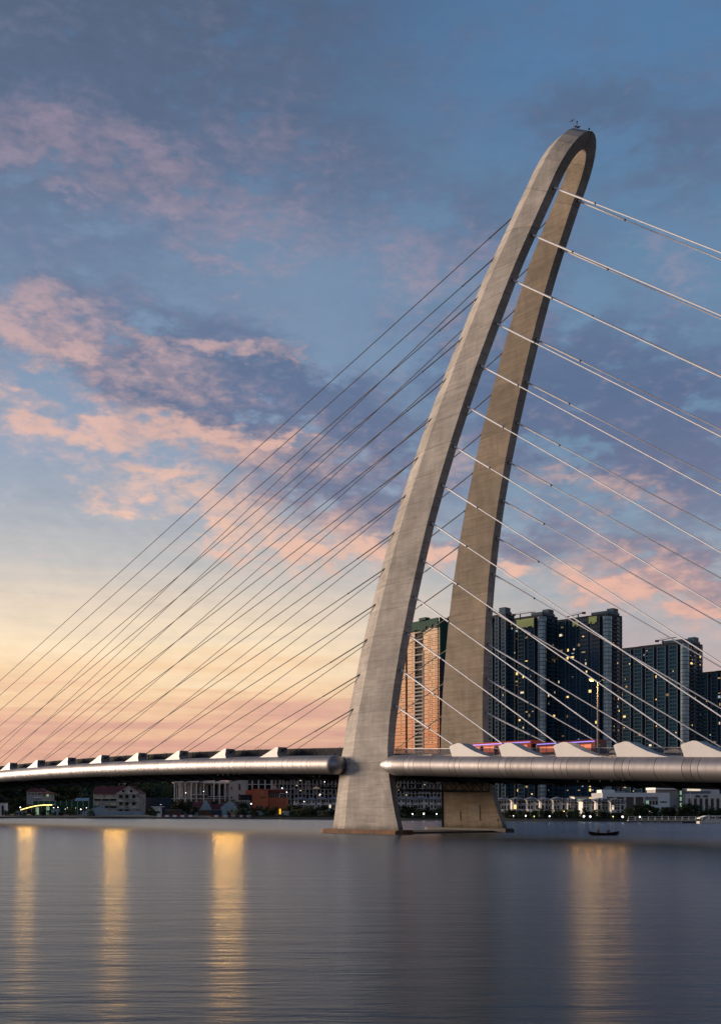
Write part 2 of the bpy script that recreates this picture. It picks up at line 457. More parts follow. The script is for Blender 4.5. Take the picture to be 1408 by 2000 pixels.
def dup(root, loc, rz=0.0, label=None, group=None, sc=None):
    """copy of a thing, its parts and their sub-parts (mesh data shared)"""
    def cp(o, parent):
        c = o.copy(); C.objects.link(c)
        c.parent = parent
        for ch in kids.get(o.name, ()): cp(ch, c)
        return c
    kids = {}
    stack = [root]
    while stack:
        q = stack.pop()
        kids[q.name] = list(q.children); stack += kids[q.name]
    r = cp(root, None)
    r.location = loc; r.rotation_euler = (0, 0, rz)
    if sc: r.scale = sc if isinstance(sc, tuple) else (sc, sc, sc)
    if label: r['label'] = label
    if group: r['group'] = group
    return r


def gx(xp, Y): return (xp - 704) * Y / F_PX          # real-world x of something Y metres away seen at column xp
def gz(yp, Y): return CAM_H + (HORIZON - yp) * Y / F_PX


ORD = ['first', 'second', 'third', 'fourth', 'fifth', 'sixth', 'seventh', 'eighth', 'ninth', 'tenth', 'eleventh', 'twelfth',
       'thirteenth', 'fourteenth', 'fifteenth', 'sixteenth', 'seventeenth', 'eighteenth', 'nineteenth', 'twentieth', 'twenty-first', 'twenty-second',
       'twenty-third', 'twenty-fourth', 'twenty-fifth', 'twenty-sixth', 'twenty-seventh', 'twenty-eighth']

# ------------------------------------------------------------------ bridge frame: L along the deck (away to the left), c across it
TH = atan(1854 / F_PX)
BD = Vector((-sin(TH), cos(TH), 0)); BC = Vector((cos(TH), sin(TH), 0))
B0 = Vector((1.06 + BC.x * 12.2, 180 + BC.y * 12.2, 0))


def bw(L, c, z): return B0 + BD * L + BC * c + Vector((0, 0, z))


def deckz(L):
    return 12.05 + .033 * L - .00016 * L * L if L > 0 else 12.05 + .0372 * L

# ------------------------------------------------------------------ water, far bank
bank_line = [(-1500, 560), (-700, 520), (-152, 470), (-60, 438), (10, 392), (60, 356), (105, 326), (160, 312), (600, 300), (1800, 330)]
wm = MB()
wm.quad((-3500, -400, 0), (3500, -400, 0), (3500, 2500, 0), (-3500, 2500, 0))
put('water', wm.mesh('water', M['water']), kind='structure')
M['ground'] = mat('bank_ground', (0.045, 0.042, 0.034), 0.95, var=0.5, nscale=0.15, col2=(0.02, 0.025, 0.015))
M['grass'] = mat('bank_grass', (0.035, 0.055, 0.018), 0.95, var=0.5, nscale=0.6)
gm = MB()
gr = [[], [], [], []]
def dense(line, step=12):
    out = []
    for (x0, y0), (x1, y1) in zip(line, line[1:]):
        n = max(1, int((x1 - x0) / step))
        out += [(x0 + (x1 - x0) * i / n, y0 + (y1 - y0) * i / n) for i in range(n)]
    return out + [line[-1]]
random.seed(5)
dl = dense(bank_line)
for x, y in dl:
    w = random.uniform(-1.2, 1.2)
    gr[0].append((x, y + w, -0.5)); gr[1].append((x, y + w + 1.2, 0.55 + random.uniform(-.15, .15))); gr[2].append((x, y + 6, 1.15)); gr[3].append((x * 4, 9000, 1.4))
gm.loft(gr, 0, False, False)
put('far_bank_ground', gm.mesh('far_bank_ground', M['ground']), kind='structure')

# ------------------------------------------------------------------ pylon
TAB = [[0.5, -7.7, 5.56, 9.64, 7.12, 12.32, 11.37, 0.8], [3, -6.68, 5.45, 9.33, 6.98, 12.16, 11.19, 0.8], [5, -6.01, 5.3, 9.04, 6.84, 12.07, 11.01, 0.8],
       [8, -5.11, 5.0, 8.62, 6.65, 11.92, 10.75, 0.8], [11, -4.52, 4.55, 8.28, 6.40, 11.80, 10.45, 0.8], [14, -4.23, 4.08, 7.85, 6.12, 11.61, 10.14, 0.8],
       [18, -4.33, 3.55, 7.22, 5.70, 11.32, 9.77, 0.8], [24, -4.93, 2.59, 6.05, 4.68, 10.78, 9.17, 0.8], [30, -5.82, 1.43, 4.81, 3.42, 10.20, 8.56, 0.8],
       [36, -6.83, 0.14, 3.40, 1.96, 9.53, 7.91, 0.8], [42, -8.11, -1.36, 1.76, 0.27, 8.87, 7.27, 0.8], [48, -9.59, -3.14, -0.10, -1.64, 8.27, 6.68, 0.8],
       [54, -11.40, -5.27, -2.22, -3.88, 7.66, 6.06, 0.8], [60, -13.49, -7.68, -4.62, -6.36, 7.05, 5.45, 0.8], [66, -15.84, -10.30, -7.28, -9.05, 6.47, 4.83, 0.8],
       [72, -18.45, -13.17, -10.25, -12.05, 5.88, 4.18, 0.8], [78, -21.27, -16.22, -13.40, -15.27, 5.22, 3.52, 0.8], [84, -24.30, -19.52, -16.78, -18.69, 4.59, 2.99, 0.75],
       [87, -26.07, -21.85, -19.60, -20.95, 4.26, 2.66, 0.71], [90, -27.91, -24.35, -22.50, -23.80, 3.94, 2.32, 0.68], [94, -30.42, -27.53, -26.08, -27.38, 3.53, 1.87, 0.62],
       [97, -32.42, -29.53, -28.08, -29.38, 3.2, 1.6, 0.6], [102, -35.9, -33.0, -31.5, -32.8, 3, 1.5, 0.6]]


for r_ in TAB:
    c2 = min(1.3, r_[5] - r_[6] + .15) if r_[0] < 84 else r_[7] + .3
    r_[3] += 1.19 * (c2 - r_[7]); r_[7] = c2


def tilt(z):
    for z0, t0, z1, t1 in ((-5, 0, 84, 0), (84, 0, 87, .15), (87, .15, 90, .35), (90, .35, 92, .5), (92, .5, 94, .6)):
        if z <= z1: return t0 + (z - z0) / (z1 - z0) * (t1 - t0)
    return .6


def T(k, z):
    if z <= TAB[0][0]:
        a, b = TAB[0], TAB[1]
        return a[k] + (z - a[0]) * (b[k] - a[k]) / (b[0] - a[0])
    for a, b in zip(TAB, TAB[1:]):
        if z <= b[0]:
            return a[k] + (z - a[0]) * (b[k] - a[k]) / (b[0] - a[0])
    return TAB[-1][k]


ZTOP, HO, HI = 94.0, 6.85, 4.9
WO0, WI0 = T(5, ZTOP), T(6, ZTOP)


def ring(kind, s, inset=0.0):
    """outline of the pylon (5 corners): kind 'n' near leg / 'f' far leg at height s, 'a' arch at angle s"""
    pts = []
    if kind in 'nf':
        sg = -1 if kind == 'n' else 1
        for kL, kc, ch in ((1, 5, 0), (2, 5, 0), (3, 5, 1), (4, 6, 0), (1, 6, 0)):
            L = T(kL, s)
            if ch and kind == 'f': L = T(4, s) - .15
            pts.append([L, sg * (T(kc, s) - (T(7, s) if ch else 0)), s + tilt(s) * (L - T(1, s))])
    else:
        s_ang = s
        for kL, h, w in ((1, HO, WO0), (2, HO, WO0), (3, HO - T(7, 94), WO0 - T(7, 94)), (4, HI, WI0), (1, HI, WI0)):
            z1 = ZTOP + h * sin(s)
            L0_ = -30.42 - .655 * (z1 - 94) - .008 * (z1 - 94) ** 2
            dL = T(kL, 94) - T(1, 94)
            if kL == 3: dL += (T(4, 94) - .15 - T(3, 94)) * (1 - cos(s_ang)) / 2
            pts.append([L0_ + dL, -w * cos(s), z1 + .6 * dL])
    if inset:
        cx_ = [sum(p[i] for p in pts) / 5 for i in range(3)]
        for p in pts:
            d = Vector((cx_[0] - p[0], cx_[1] - p[1], 0)); l = d.length
            p[0] += d.x / l * inset; p[1] += d.y / l * inset
            if kind == 'a': p[2] += (cx_[2] - p[2]) / max(l, .3) * inset * .5
    return [bw(*p) for p in pts]


RS = []
joint = set()
zz = -0.6; RS.append(('n', zz, 0.0))
lifts = [3.2] + [3.2 + 4.09 * i for i in range(1, 22)]
RINGS = [('n', -0.6)]
JOINTS = [0]
for zj in lifts:
    RINGS.append(('n', zj - 2.0)); RINGS.append(('n', zj)); JOINTS.append(len(RINGS) - 1)
RINGS.append(('n', 91.6)); RINGS.append(('n', 93.2)); JOINTS.append(len(RINGS) - 1)
na = 16
for i in range(1, na):
    RINGS.append(('a', pi * i / na))
    if i % 4 == 0: JOINTS.append(len(RINGS) - 1)
for k, z in reversed([r for r in RINGS if r[0] == 'n']):
    RINGS.append(('f', z))
nN = len([r for r in RINGS if r[0] == 'n'])
tot = len(RINGS)
JOINTS += [tot - 1 - j for j in reversed(JOINTS) if RINGS[j][0] == 'n']
JOINTS = sorted(set(JOINTS))

bridge = thing('cable_stayed_bridge', 'long cable-stayed bridge with a tall leaning concrete hairpin pylon over the river', 'bridge', tuple(B0))
BO = tuple(B0)
core = MB()
core.loft([ring(k, s, 0.07) for k, s in RINGS], 0)
pylon = put('pylon', core.mesh('pylon_core', M['wet'], BO), bridge)
vlen = [0.0]
for a, b in zip(RINGS, RINGS[1:]):
    p, q = ring(*a), ring(*b)
    vlen.append(vlen[-1] + ((sum(p, Vector()) - sum(q, Vector())) / 5).length)
for j0, j1 in zip(JOINTS, JOINTS[1:]):
    rs = []; uvs = []
    ids = list(range(j0, j1 + 1))
    g = 0.022
    P_ = [[Vector(p) for p in ring(*RINGS[i])] for i in ids]
    V_ = [vlen[i] for i in ids]
    L0 = max(0.1, vlen[ids[1]] - vlen[ids[0]]); L1 = max(0.1, vlen[ids[-1]] - vlen[ids[-2]])
    P_[0] = [a.lerp(b, g / L0) for a, b in zip(P_[0], P_[1])]
    P_[-1] = [a.lerp(b, g / L1) for a, b in zip(P_[-1], P_[-2])]
    m = MB()
    # split verts per side so that edges stay crisp; uv = (distance across, length along)
    for side in range(5):
        a_, b_ = side, (side + 1) % 5
        for i in range(len(ids) - 1):
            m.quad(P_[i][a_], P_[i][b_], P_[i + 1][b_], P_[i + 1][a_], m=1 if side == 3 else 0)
            w0 = (P_[i][b_] - P_[i][a_]).length; w1 = (P_[i + 1][b_] - P_[i + 1][a_]).length
            o_ = side * 20.3
            uvs += [(o_ - w0 / 2, V_[i]), (o_ + w0 / 2, V_[i]), (o_ + w1 / 2, V_[i + 1]), (o_ - w1 / 2, V_[i + 1])]
    for q, rev in ((P_[0], True), (P_[-1], False)):
        m.poly(list(reversed(q)) if rev else q); uvs += [(0, 0)] * 5
    put('concrete_lift', m.mesh('concrete_lift', [M['concrete'], M['concrete_in_shaded']], BO, uvs=uvs), pylon)
# footings
for sg, mt in ((-1, 'rust'), (1, 'wet')):
    m = MB()
    for (z0, z1, e) in ((-1.0, 0.50, 1.0), (0.50, 0.66, 0.72)):
        b = 1.25
        a0, a1 = T(1, .5) - b, T(3, .5) + b; c0, c1 = sg * (T(6, .5) - 0.9), sg * (T(5, .5) + e)
        pts = [bw(a0, c0, 0), bw(a1 - 1.2, c0, 0), bw(a1, c0 + (c1 - c0) * .2, 0), bw(a1, c0 + (c1 - c0) * .8, 0), bw(a1 - 1.2, c1, 0), bw(a0 + 1.0, c1, 0), bw(a0, c0 + (c1 - c0) * .75, 0)]
        if sg < 0: pts.reverse()
        m.prism([(p.x, p.y) for p in pts], z0, z1)
    put('footing', m.mesh('footing', M[mt], BO), bridge, label='rust-stained footing of the near leg' if sg < 0 else 'dark wet footing of the far leg')
m = MB()
a0, a1 = -6.0, 7.0
pts = [bw(a0, -11, 0), bw(a0, 11, 0), bw(a1, 11, 0), bw(a1, -11, 0)]
m.prism([(p.x, p.y) for p in reversed(pts)], -1.0, 0.28)
put('footing_beam', m.mesh('footing_beam', M['wet'], BO), bridge)

# service hatches low on the far leg (inner face) and the small lit figures above the deck
M['patch'] = mat('pale_patch', (0.30, 0.27, 0.22), 0.85, var=0.2, nscale=1)
for (L0, L1, z0, z1) in ((4.6, 2.3, 1.9, 3.6), (0.2, -2.4, 1.9, 4.6), (-3.2, -10.0 + 3.5, 1.7, 2.4)):
    m = MB()
    cc = lambda z: T(6, z) - 0.02
    q = [bw(L0, cc(z0), z0), bw(L1, cc(z0), z0), bw(L1, cc(z1), z1), bw(L0, cc(z1), z1)]
    q2 = [p - BC * 0.05 for p in q]
    m.loft([q, q2])
    put('cover_plate', m.mesh('cover_plate', M['patch'], BO), bridge)
M['sign_green'] = mat('lit_sign', (0.5, 0.6, 0.2), 0.4, emit=(0.85, 0.95, 0.45), estr=1.6)
m = MB()
zc = 14.6
for L0, w, h in ((2.55, .45, .42), (1.55, .85, .42)):
    p = bw(L0, T(6, zc) - .04, zc)
    m.box(p, (0.08, w, h), rz=TH)
sp = put('lit_sign', m.mesh('lit_sign', M['sign_green'], BO), bridge)

# ------------------------------------------------------------------ edge tubes (steel-clad), split where the legs stand
TUBE_C, TUBE_W, TUBE_H = 12.4, 1.9, 1.58


def tube_ring(L, sg, r, k=28, grow=0.0):
    c = sg * TUBE_C; zc_ = deckz(L) + 0.5 - TUBE_H
    out = []
    for i in range(k):
        a = 2 * pi * i / k
        ca, sa = cos(a), sin(a)
        out.append(bw(L, c + (TUBE_W + grow) * r * ca, zc_ + (TUBE_H + grow) * r * sa))
    return out


def seg_mesh(Ls, rs, sg, capa, capb, off):
    m = MB(); k = 28
    R = [tube_ring(L, sg, r, k) for L, r in zip(Ls, rs)]
    m.loft(R, 0, False)
    uvs = []
    for L in Ls:
        for i in range(k): uvs.append((L, i * 0.4))
    # returned edges give the joints real depth
    for R0, Lx, rx, first in ((R[0], Ls[0], rs[0], True), (R[-1], Ls[-1], rs[-1], False)):
        n = len(m.v)
        inn = tube_ring(Lx, sg, rx, k, -0.12) if rx > .2 else tube_ring(Lx, sg, 0.01, k)
        m.v += [tuple(p) for p in R0] + [tuple(p) for p in inn]
        uvs += [(Lx, 0)] * (2 * k)
        for j in range(k):
            j2 = (j + 1) % k
            f = (n + j, n + k + j, n + k + j2, n + j2)
            m.f.append(f if not first else tuple(reversed(f))); m.mi.append(0)
    return m.mesh('tube_segment', M['tube'], off, smooth=True, uvs=uvs)


def nose(t, ln=3.4): return 0.015 if t < .01 else min(1.0, (t / ln) ** (0.55 if ln > 2 else .42))


random.seed(11)
for sg in (-1, 1):
    for side, L0, L1 in (('r', -3.6, -175.0), ('l', 6.0, 285.0)):
        dr = -1 if side == 'r' else 1
        inner = MB()
        Lc_ = []; L = L0 + dr * 1.5
        while abs(L - L0) < abs(L1 - L0): Lc_.append(L); L += dr * 6
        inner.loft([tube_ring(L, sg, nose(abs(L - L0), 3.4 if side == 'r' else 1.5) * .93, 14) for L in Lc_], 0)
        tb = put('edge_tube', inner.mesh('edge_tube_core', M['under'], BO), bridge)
        # cladding segments: short ones at the cable anchorages
        cuts = [L0]; L = L0 + dr * 7.2
        sp_ = 9.77 if side == 'r' else 16.45
        while abs(L - L0) < abs(L1 - L0):
            cuts.append(L)
            for d_ in ((1.2, 1.0, 3.7, 3.87) if side == 'r' else (1.5, 4.0, 1.4, 4.9, 4.65)):
                L += dr * d_
                if d_ not in (3.87, 4.65): cuts.append(L)
        if sg > 0: cuts = cuts[::3]
        for a, b in zip(cuts, cuts[1:]):
            if sg < 0 and side == 'r' and abs(a) > 110: continue
            e = 0.035 * dr
            n_ = max(1, int(abs(b - a) / 4.5))
            Ls = [a + e + (b - a - 2 * e) * i / n_ for i in range(n_ + 1)]
            if a == L0: Ls = [a + dr * t for t in (0.0, .02, .08, .25, .5, .8, 1.2, 1.5, 2.0, 2.7, 3.4, 5.2)] + [b - e]
            rs = [nose(abs(x - L0), 3.4 if side == 'r' else 1.5) for x in Ls]
            if dr < 0: Ls = Ls[::-1]; rs = rs[::-1]
            put('tube_segment', seg_mesh(Ls, rs, sg, 0, 0, BO), tb)

# ------------------------------------------------------------------ deck girder
def sweep(prof, Ls, off=(0, 0, 0)):
    m = MB()
    m.loft([[bw(L, c, deckz(L) + z) for c, z in prof] for L in Ls], 0)
    return m


Lall = [-175 + 5 * i for i in range(93)]
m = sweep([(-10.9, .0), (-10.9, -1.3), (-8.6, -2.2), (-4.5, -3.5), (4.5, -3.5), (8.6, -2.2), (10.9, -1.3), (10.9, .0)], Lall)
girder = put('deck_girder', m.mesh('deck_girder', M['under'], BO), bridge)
# ribs under the deck
ribs = []
for s_ in (-1, 1):
    mrib = MB()
    pts = [(s_ * 11.9, -1.7), (s_ * 11.9, -2.3), (s_ * 4.6, -3.72), (s_ * 4.6, -3.45), (s_ * 8.6, -2.25), (s_ * 10.8, -1.35)]
    mrib.loft([[(BD * (l) + BC * c + Vector((0, 0, z))) for c, z in pts] for l in (-.2, .2)])
    ribs.append(mrib.mesh('cross_rib', M['under']))
for i in range(40):
    L = -92 + 6.5 * i
    if -7 < L < 9: continue
    for ribme in ribs: put('cross_rib', ribme, girder, tuple(BD * L + Vector((0, 0, deckz(L)))))
m = sweep([(-8.4, .02), (-8.4, .08), (8.4, .08), (8.4, .02)], Lall)
put('road_surface', m.mesh('road_surface', M['asphalt'], BO), bridge)
M['kerbc'] = mat('kerb_concrete', (0.28, 0.27, 0.25), 0.85, var=0.2, nscale=1)
for s_ in (-1, 1):
    m = sweep([(s_ * 10.9, .05), (s_ * 10.9, .36), (s_ * 8.7, .36), (s_ * 8.7, .05)], Lall)
    put('footway', m.mesh('footway', M['kerbc'], BO), bridge)
    m = sweep([(s_ * 8.62, .0), (s_ * 8.62, .85), (s_ * 8.45, .85), (s_ * 8.45, .0)], Lall)
    put('traffic_barrier', m.mesh('traffic_barrier', M['kerbc'], BO), bridge)
# lane lines
M['paint'] = mat('road_paint', (0.7, 0.7, 0.66), 0.7)
mp_ = MB()
for lane in (-4.2, 4.2):
    L = -100
    while L < 200:
        mp_.loft([[bw(L + a, lane + c, deckz(L + a) + z) for c, z in ((-.07, .085), (-.07, .09), (.07, .09), (.07, .085))] for a in (0, 3)])
        L += 9
o = put('lane_marking', mp_.mesh('lane_marking', M['paint'], BO), bridge, kind='stuff')

# railings: near right of the leg glass, left of the leg dark panels
def rail_set(L0, L1, c, panel_mat, top_mat, indiv, h=1.2, zb=.36, top_r=.05):
    top = MB()
    n = int(abs(L1 - L0) / 2.5)
    st = (L1 - L0) / n
    for i in range(n):
        a, b = L0 + st * i, L0 + st * (i + 1)
        top.beam(bw(a, c, deckz(a) + zb + h), bw(b, c, deckz(b) + zb + h), .09, .07)
    rl = put('railing', top.mesh('railing_top', top_mat, BO), bridge)
    ang = 0
    pm = MB(); pm.loft([[BD * l + BC * cc + Vector((0, 0, z)) for cc, z in ((-.012, .06), (.012, .06), (.012, h - .05), (-.012, h - .05))] for l in (.06, abs(st) - .06)])
    pme = pm.mesh('rail_panel', panel_mat)
    qm = MB(); qm.beam((0, 0, 0), (0, 0, h), .07, .12)
    qme = qm.mesh('rail_post', M['rail'] if indiv == 2 else M['truss'])
    if indiv:
        for i in range(n):
            a = min(L0 + st * i, L0 + st * (i + 1))
            p = bw(a, c, deckz(a) + zb) - B0
            slope = (deckz(a + abs(st)) - deckz(a)) / abs(st)
            o = put('rail_panel', pme, rl, tuple(p)); o.rotation_mode = 'QUATERNION'
            o.rotation_quaternion = BD.rotation_difference((BD + Vector((0, 0, slope))).normalized())
            put('rail_post', qme, rl, tuple(p))
    else:
        pn = MB(); ps = MB()
        for i in range(n):
            a, b = L0 + st * i, L0 + st * (i + 1)
            pn.loft([[bw(l, c + cc, deckz(l) + zb + z) for cc, z in ((-.012, .06), (.012, .06), (.012, h - .05), (-.012, h - .05))] for l in (a + .05, b - .05)])
            ps.beam(bw(a, c, deckz(a) + zb), bw(a, c, deckz(a) + zb + h), .07, .12)
        put('rail_panel', pn.mesh('rail_panels', panel_mat, BO), rl, kind='stuff')
        put('rail_post', ps.mesh('rail_posts', M['truss'], BO), rl, kind='stuff')
    return rl


rail_set(-4.5, -82, -10.35, M['rail_glass'], M['rail'], 2)
rail_set(-82, -170, -10.35, M['rail_glass'], M['rail'], 0)
rail_set(5.5, 168, -10.35, M['rail_dark'], M['truss'], 1, h=1.5)
rail_set(168, 280, -10.35, M['rail_dark'], M['truss'], 0, h=1.5)
rail_set(-4.5, -170, 10.35, M['rail_dark'], M['truss'], 0)
rail_set(5.5, 280, 10.35, M['rail_dark'], M['truss'], 0)
# warm light strips let into the traffic barrier
lm_ = MB(); lm_.loft([[BD * l + BC * cc + Vector((0, 0, z)) for cc, z in ((-.04, 0), (.04, 0), (.04, .13), (-.04, .13))] for l in (0, 4.6)])
lme = lm_.mesh('light_strip', M['led_warm'])
random.seed(3)
for i in range(38):
    L = -84 + 5.2 * i
    if L > -12 and L < 9: pass
    if L > 9 and random.random() < .5: continue
    if L <= 9 and random.random() < .16: continue
    p = bw(L, -8.72, deckz(L) + .58) - B0
    put('light_strip', lme, bridge, tuple(p))

# ------------------------------------------------------------------ anchor fins and stay cables
ZA = [20.3 + 5.665 * i for i in range(14)]
LF_R = [-20.4 - 9.77 * i for i in range(14)]
LF_L = [22.6 + 16.45 * i for i in range(14)]
FR = [(0, 0), (-.65, 1.72), (-.35, 1.9), (1.0, 2.2), (1.6, 2.14), (2.8, 1.55), (4.4, .84), (6.2, .28), (7.6, 0)]
FL = [(0, 0), (.35, .95), (.02, 2.05), (.75, 2.05), (2.4, 1.48), (4.2, .86), (6.0, .34), (7.6, 0)]


def fin_mesh(prof, dr, W=2.0):
    m = MB()
    a = [BD * (dr * l) + BC * (-W / 2) + Vector((0, 0, z)) for l, z in prof]
    b = [BD * (dr * l) + BC * (W / 2) + Vector((0, 0, z)) for l, z in prof]
    base_a = [BD * (dr * l) + BC * (-W / 2) + Vector((0, 0, -.45)) for l in (prof[-1][0], prof[0][0])]
    base_b = [BD * (dr * l) + BC * (W / 2) + Vector((0, 0, -.45)) for l in (prof[-1][0], prof[0][0])]
    A, Bb = a + base_a, b + base_b
    n = len(A)
    fa = list(A) if dr > 0 else list(reversed(A))
    m.poly(fa, 0); m.poly(list(reversed(Bb)) if dr > 0 else list(Bb), 0)
    for i in range(n):
        j = (i + 1) % n
        q = [A[i], Bb[i], Bb[j], A[j]]
        if dr < 0: q.reverse()
        m.quad(*q, m=1 if i >= 1 else 1)
    return m.mesh('anchor_fin', [M['fin'], M['fin_side']], smooth=False)


M['fin_side'] = mat('fin_edge_steel', (0.30, 0.295, 0.30), 0.5, var=0.1, nscale=1)
fin_r, fin_l = fin_mesh(FR, -1), fin_mesh(FL, 1)
sock = MB(); sock.tube((0, 0, -.9), (0, 0, .55), .22, .22, 8); sock.tube((0, 0, .55), (0, 0, .9), .17, .15, 8)
sockme = sock.mesh('cable_socket', M['collar'])


def cable(a, b, pipe_at_a=10.0, mt='cable', r0=.135, r1=.088):
    """stay cable: guide pipe by the pylon, slimmer sheath to the deck"""
    m = MB(); a, b = Vector(a), Vector(b); d = (b - a).normalized()
    pts = [(a - d * .6, r0), (a + d * pipe_at_a, r0), (a + d * (pipe_at_a + .02), r1), (b, r1)]
    u = d.orthogonal().normalized(); w = d.cross(u); k = 10
    m.loft([[p + (u * cos(2 * pi * i / k) + w * sin(2 * pi * i / k)) * r for i in range(k)] for p, r in pts])
    me = m.mesh('stay_cable', M[mt], BO)
    o = put('stay_cable', me, bridge)
    for q0, q1, r_ in ((pipe_at_a - .1, pipe_at_a + .1, r0 + .02), (-.3, .2, r0 + .05)):
        c_ = MB(); c_.tube(a + d * q0, a + d * q1, r_, r_, 8)
        put('cable_collar', c_.mesh('cable_collar', M['collar'], BO), o)
    return d


for sg in (-1, 1):
    for i in range(14):
        z = ZA[i]
        cm = sg * (T(5, z) + T(6, z)) / 2
        for side, Lf, kk in (('r', LF_R[i], 1), ('l', LF_L[i], 4)):
            a = bw(T(1, z) if side == 'r' else (T(3, z) + T(4, z)) / 2 - .2, cm, z)
            dr = -1 if side == 'r' else 1
            zf = deckz(Lf)
            tip = bw(Lf + (.2 if side == 'r' else .1), sg * 12.3, zf + (1.75 if side == 'r' else 1.5))
            d = cable(a, tip) if side == 'r' else cable(a, tip, 9.0, 'cable_backlit', .095, .072)
            fo = put('anchor_fin', fin_r if side == 'r' else fin_l, bridge, tuple(bw(Lf, sg * 12.3, zf) - B0))
            so = put('cable_socket', sockme, fo, tuple(tip - bw(Lf, sg * 12.3, zf)))
            so.rotation_mode = 'QUATERNION'; so.rotation_quaternion = Vector((0, 0, 1)).rotation_difference(-d)

# ------------------------------------------------------------------ inspection gantries hung under the deck
def gantry(L, c0, c1, label):
    root = thing('inspection_gantry', label, 'gantry', tuple(bw(L, (c0 + c1) / 2, 0)), 0, 'inspection gantries under the bridge deck')
    off = tuple(bw(L, (c0 + c1) / 2, 0))
    z1 = deckz(L) - 3.0; z0 = deckz(L) - 5.0
    n = 9
    for nm, zs in (('bottom_chord', z0), ('top_chord', z1)):
        m = MB()
        for dl in (-.8, .8): m.beam(bw(L + dl, c0, zs), bw(L + dl, c1, zs), .2, .24)
        put(nm, m.mesh(nm, M['truss'], off), root)
    w = MB(); fl = MB()
    for i in range(n + 1):
        c = c0 + (c1 - c0) * i / n
        for dl in (-.8, .8):
            w.beam(bw(L + dl, c, z0), bw(L + dl, c, z1), .12, .12)
            if i < n:
                c2 = c0 + (c1 - c0) * (i + 1) / n
                w.beam(bw(L + dl, c, z0 if i % 2 else z1), bw(L + dl, c2, z1 if i % 2 else z0), .1, .1)
        w.beam(bw(L - .8, c, z0), bw(L + .8, c, z0), .12, .12)
    put('lattice', w.mesh('lattice', M['truss'], off), root, kind='stuff')
    fl.loft([[bw(L + dl, c, z0 + .14 + zz_) for dl, zz_ in ((-.7, 0), (-.7, .04), (.7, .04), (.7, 0))] for c in (c0, c1)])
    put('walkway_floor', fl.mesh('walkway_floor', M['truss'], off), root)
    h = MB()
    for c in (c0 + .5, c1 - .5):
        for dl in (-.8, .8): h.beam(bw(L + dl, c, z1), bw(L + dl, c, deckz(L) - 1.6), .15, .15)
    put('hanger', h.mesh('hanger', M['truss'], off), root)


gantry(-6.3, -10.2, 8.5, 'dark lattice gantry hung under the deck between the two pylon legs')
gantry(16.0, -10.0, 9.0, 'dark lattice gantry hung under the deck left of the near pylon leg')

# ------------------------------------------------------------------ materials for the far bank
def glow(name, col, s): return mat(name, col, 0.5, emit=col, estr=s)


M['wall_white'] = mat('villa_render', (0.80, 0.77, 0.73), 0.8, var=0.12, nscale=0.3)
M['wall_grey'] = mat('grey_render', (0.36, 0.36, 0.37), 0.8, var=0.15, nscale=0.3)
M['wall_cream'] = mat('weathered_cream_wall', (0.56, 0.50, 0.41), 0.9, var=0.6, nscale=0.35, col2=(0.10, 0.09, 0.075))
M['wall_beige'] = mat('beige_concrete', (0.48, 0.43, 0.37), 0.85, var=0.2, nscale=0.2)
M['wall_pale'] = mat('pale_concrete', (0.70, 0.66, 0.61), 0.85, var=0.15, nscale=0.2)
M['wall_brown'] = mat('terracotta_wall', (0.48, 0.13, 0.06), 0.85, var=0.2, nscale=0.4)
M['wall_blue'] = mat('faded_blue_boards', (0.32, 0.42, 0.47), 0.8, var=0.3, nscale=0.5)
M['hoard'] = mat('hoarding_sheet', (0.34, 0.41, 0.48), 0.7, var=0.25, nscale=0.5)
M['hoard_d'] = mat('dark_blue_sheet', (0.022, 0.04, 0.065), 0.7, var=0.3, nscale=0.4)
M['green_net'] = mat('green_safety_net', (0.010, 0.075, 0.052), 0.85, var=0.5, nscale=0.4)
M['roof_red'] = mat('dark_red_roof', (0.17, 0.03, 0.025), 0.85, var=0.35, nscale=0.5)
M['roof_orange'] = mat('orange_roof', (0.32, 0.085, 0.045), 0.85, var=0.2, nscale=0.5)
M['roof_grey'] = mat('slate_roof', (0.17, 0.18, 0.21), 0.8, var=0.2, nscale=0.5)
M['dark_win'] = mat('dark_window', (0.015, 0.018, 0.024), 0.12)
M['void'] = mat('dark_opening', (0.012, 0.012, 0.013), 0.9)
M['rust_box'] = mat('rusty_container', (0.12, 0.055, 0.03), 0.85, var=0.5, nscale=0.5, col2=(0.03, 0.035, 0.045))
M['white_p'] = mat('white_paint', (0.82, 0.82, 0.80), 0.6)
M['red_p'] = mat('red_paint', (0.28, 0.02, 0.02), 0.6)
M['black'] = mat('near_black', (0.01, 0.01, 0.011), 0.6)
M['lit_warm'] = glow('lit_window_warm', (1.0, 0.66, 0.22), 1.5)
M['lit_pale'] = glow('lit_window_pale', (1.0, 0.84, 0.58), .7)
M['lit_green'] = glow('lit_window_green', (0.5, 0.8, 0.45), 0.35)
M['lamp_white'] = glow('lamp_head_white', (1.0, 0.95, 0.9), 9.0)
M['lamp_warm'] = glow('lamp_head_warm', (1.0, 0.44, 0.09), 2.0)
M['lamp_yellow'] = glow('yellow_light', (1.0, 0.72, 0.2), 5.0)
M['lamp_violet'] = glow('violet_white_light', (1.0, 0.86, 0.92), 6.0)
M['tower_glass'] = mat('tower_glass', (0.020, 0.075, 0.130), 0.2, var=0.6, nscale=0.10, stretch=(1, 1, .25), spec=0.5)
M['tower_core'] = mat('tower_dark_core', (0.006, 0.009, 0.016), 0.5, spec=0.2)
M['tower_band'] = mat('tower_spandrel', (0.034, 0.085, 0.135), 0.4, var=0.4, nscale=0.12, spec=0.3)
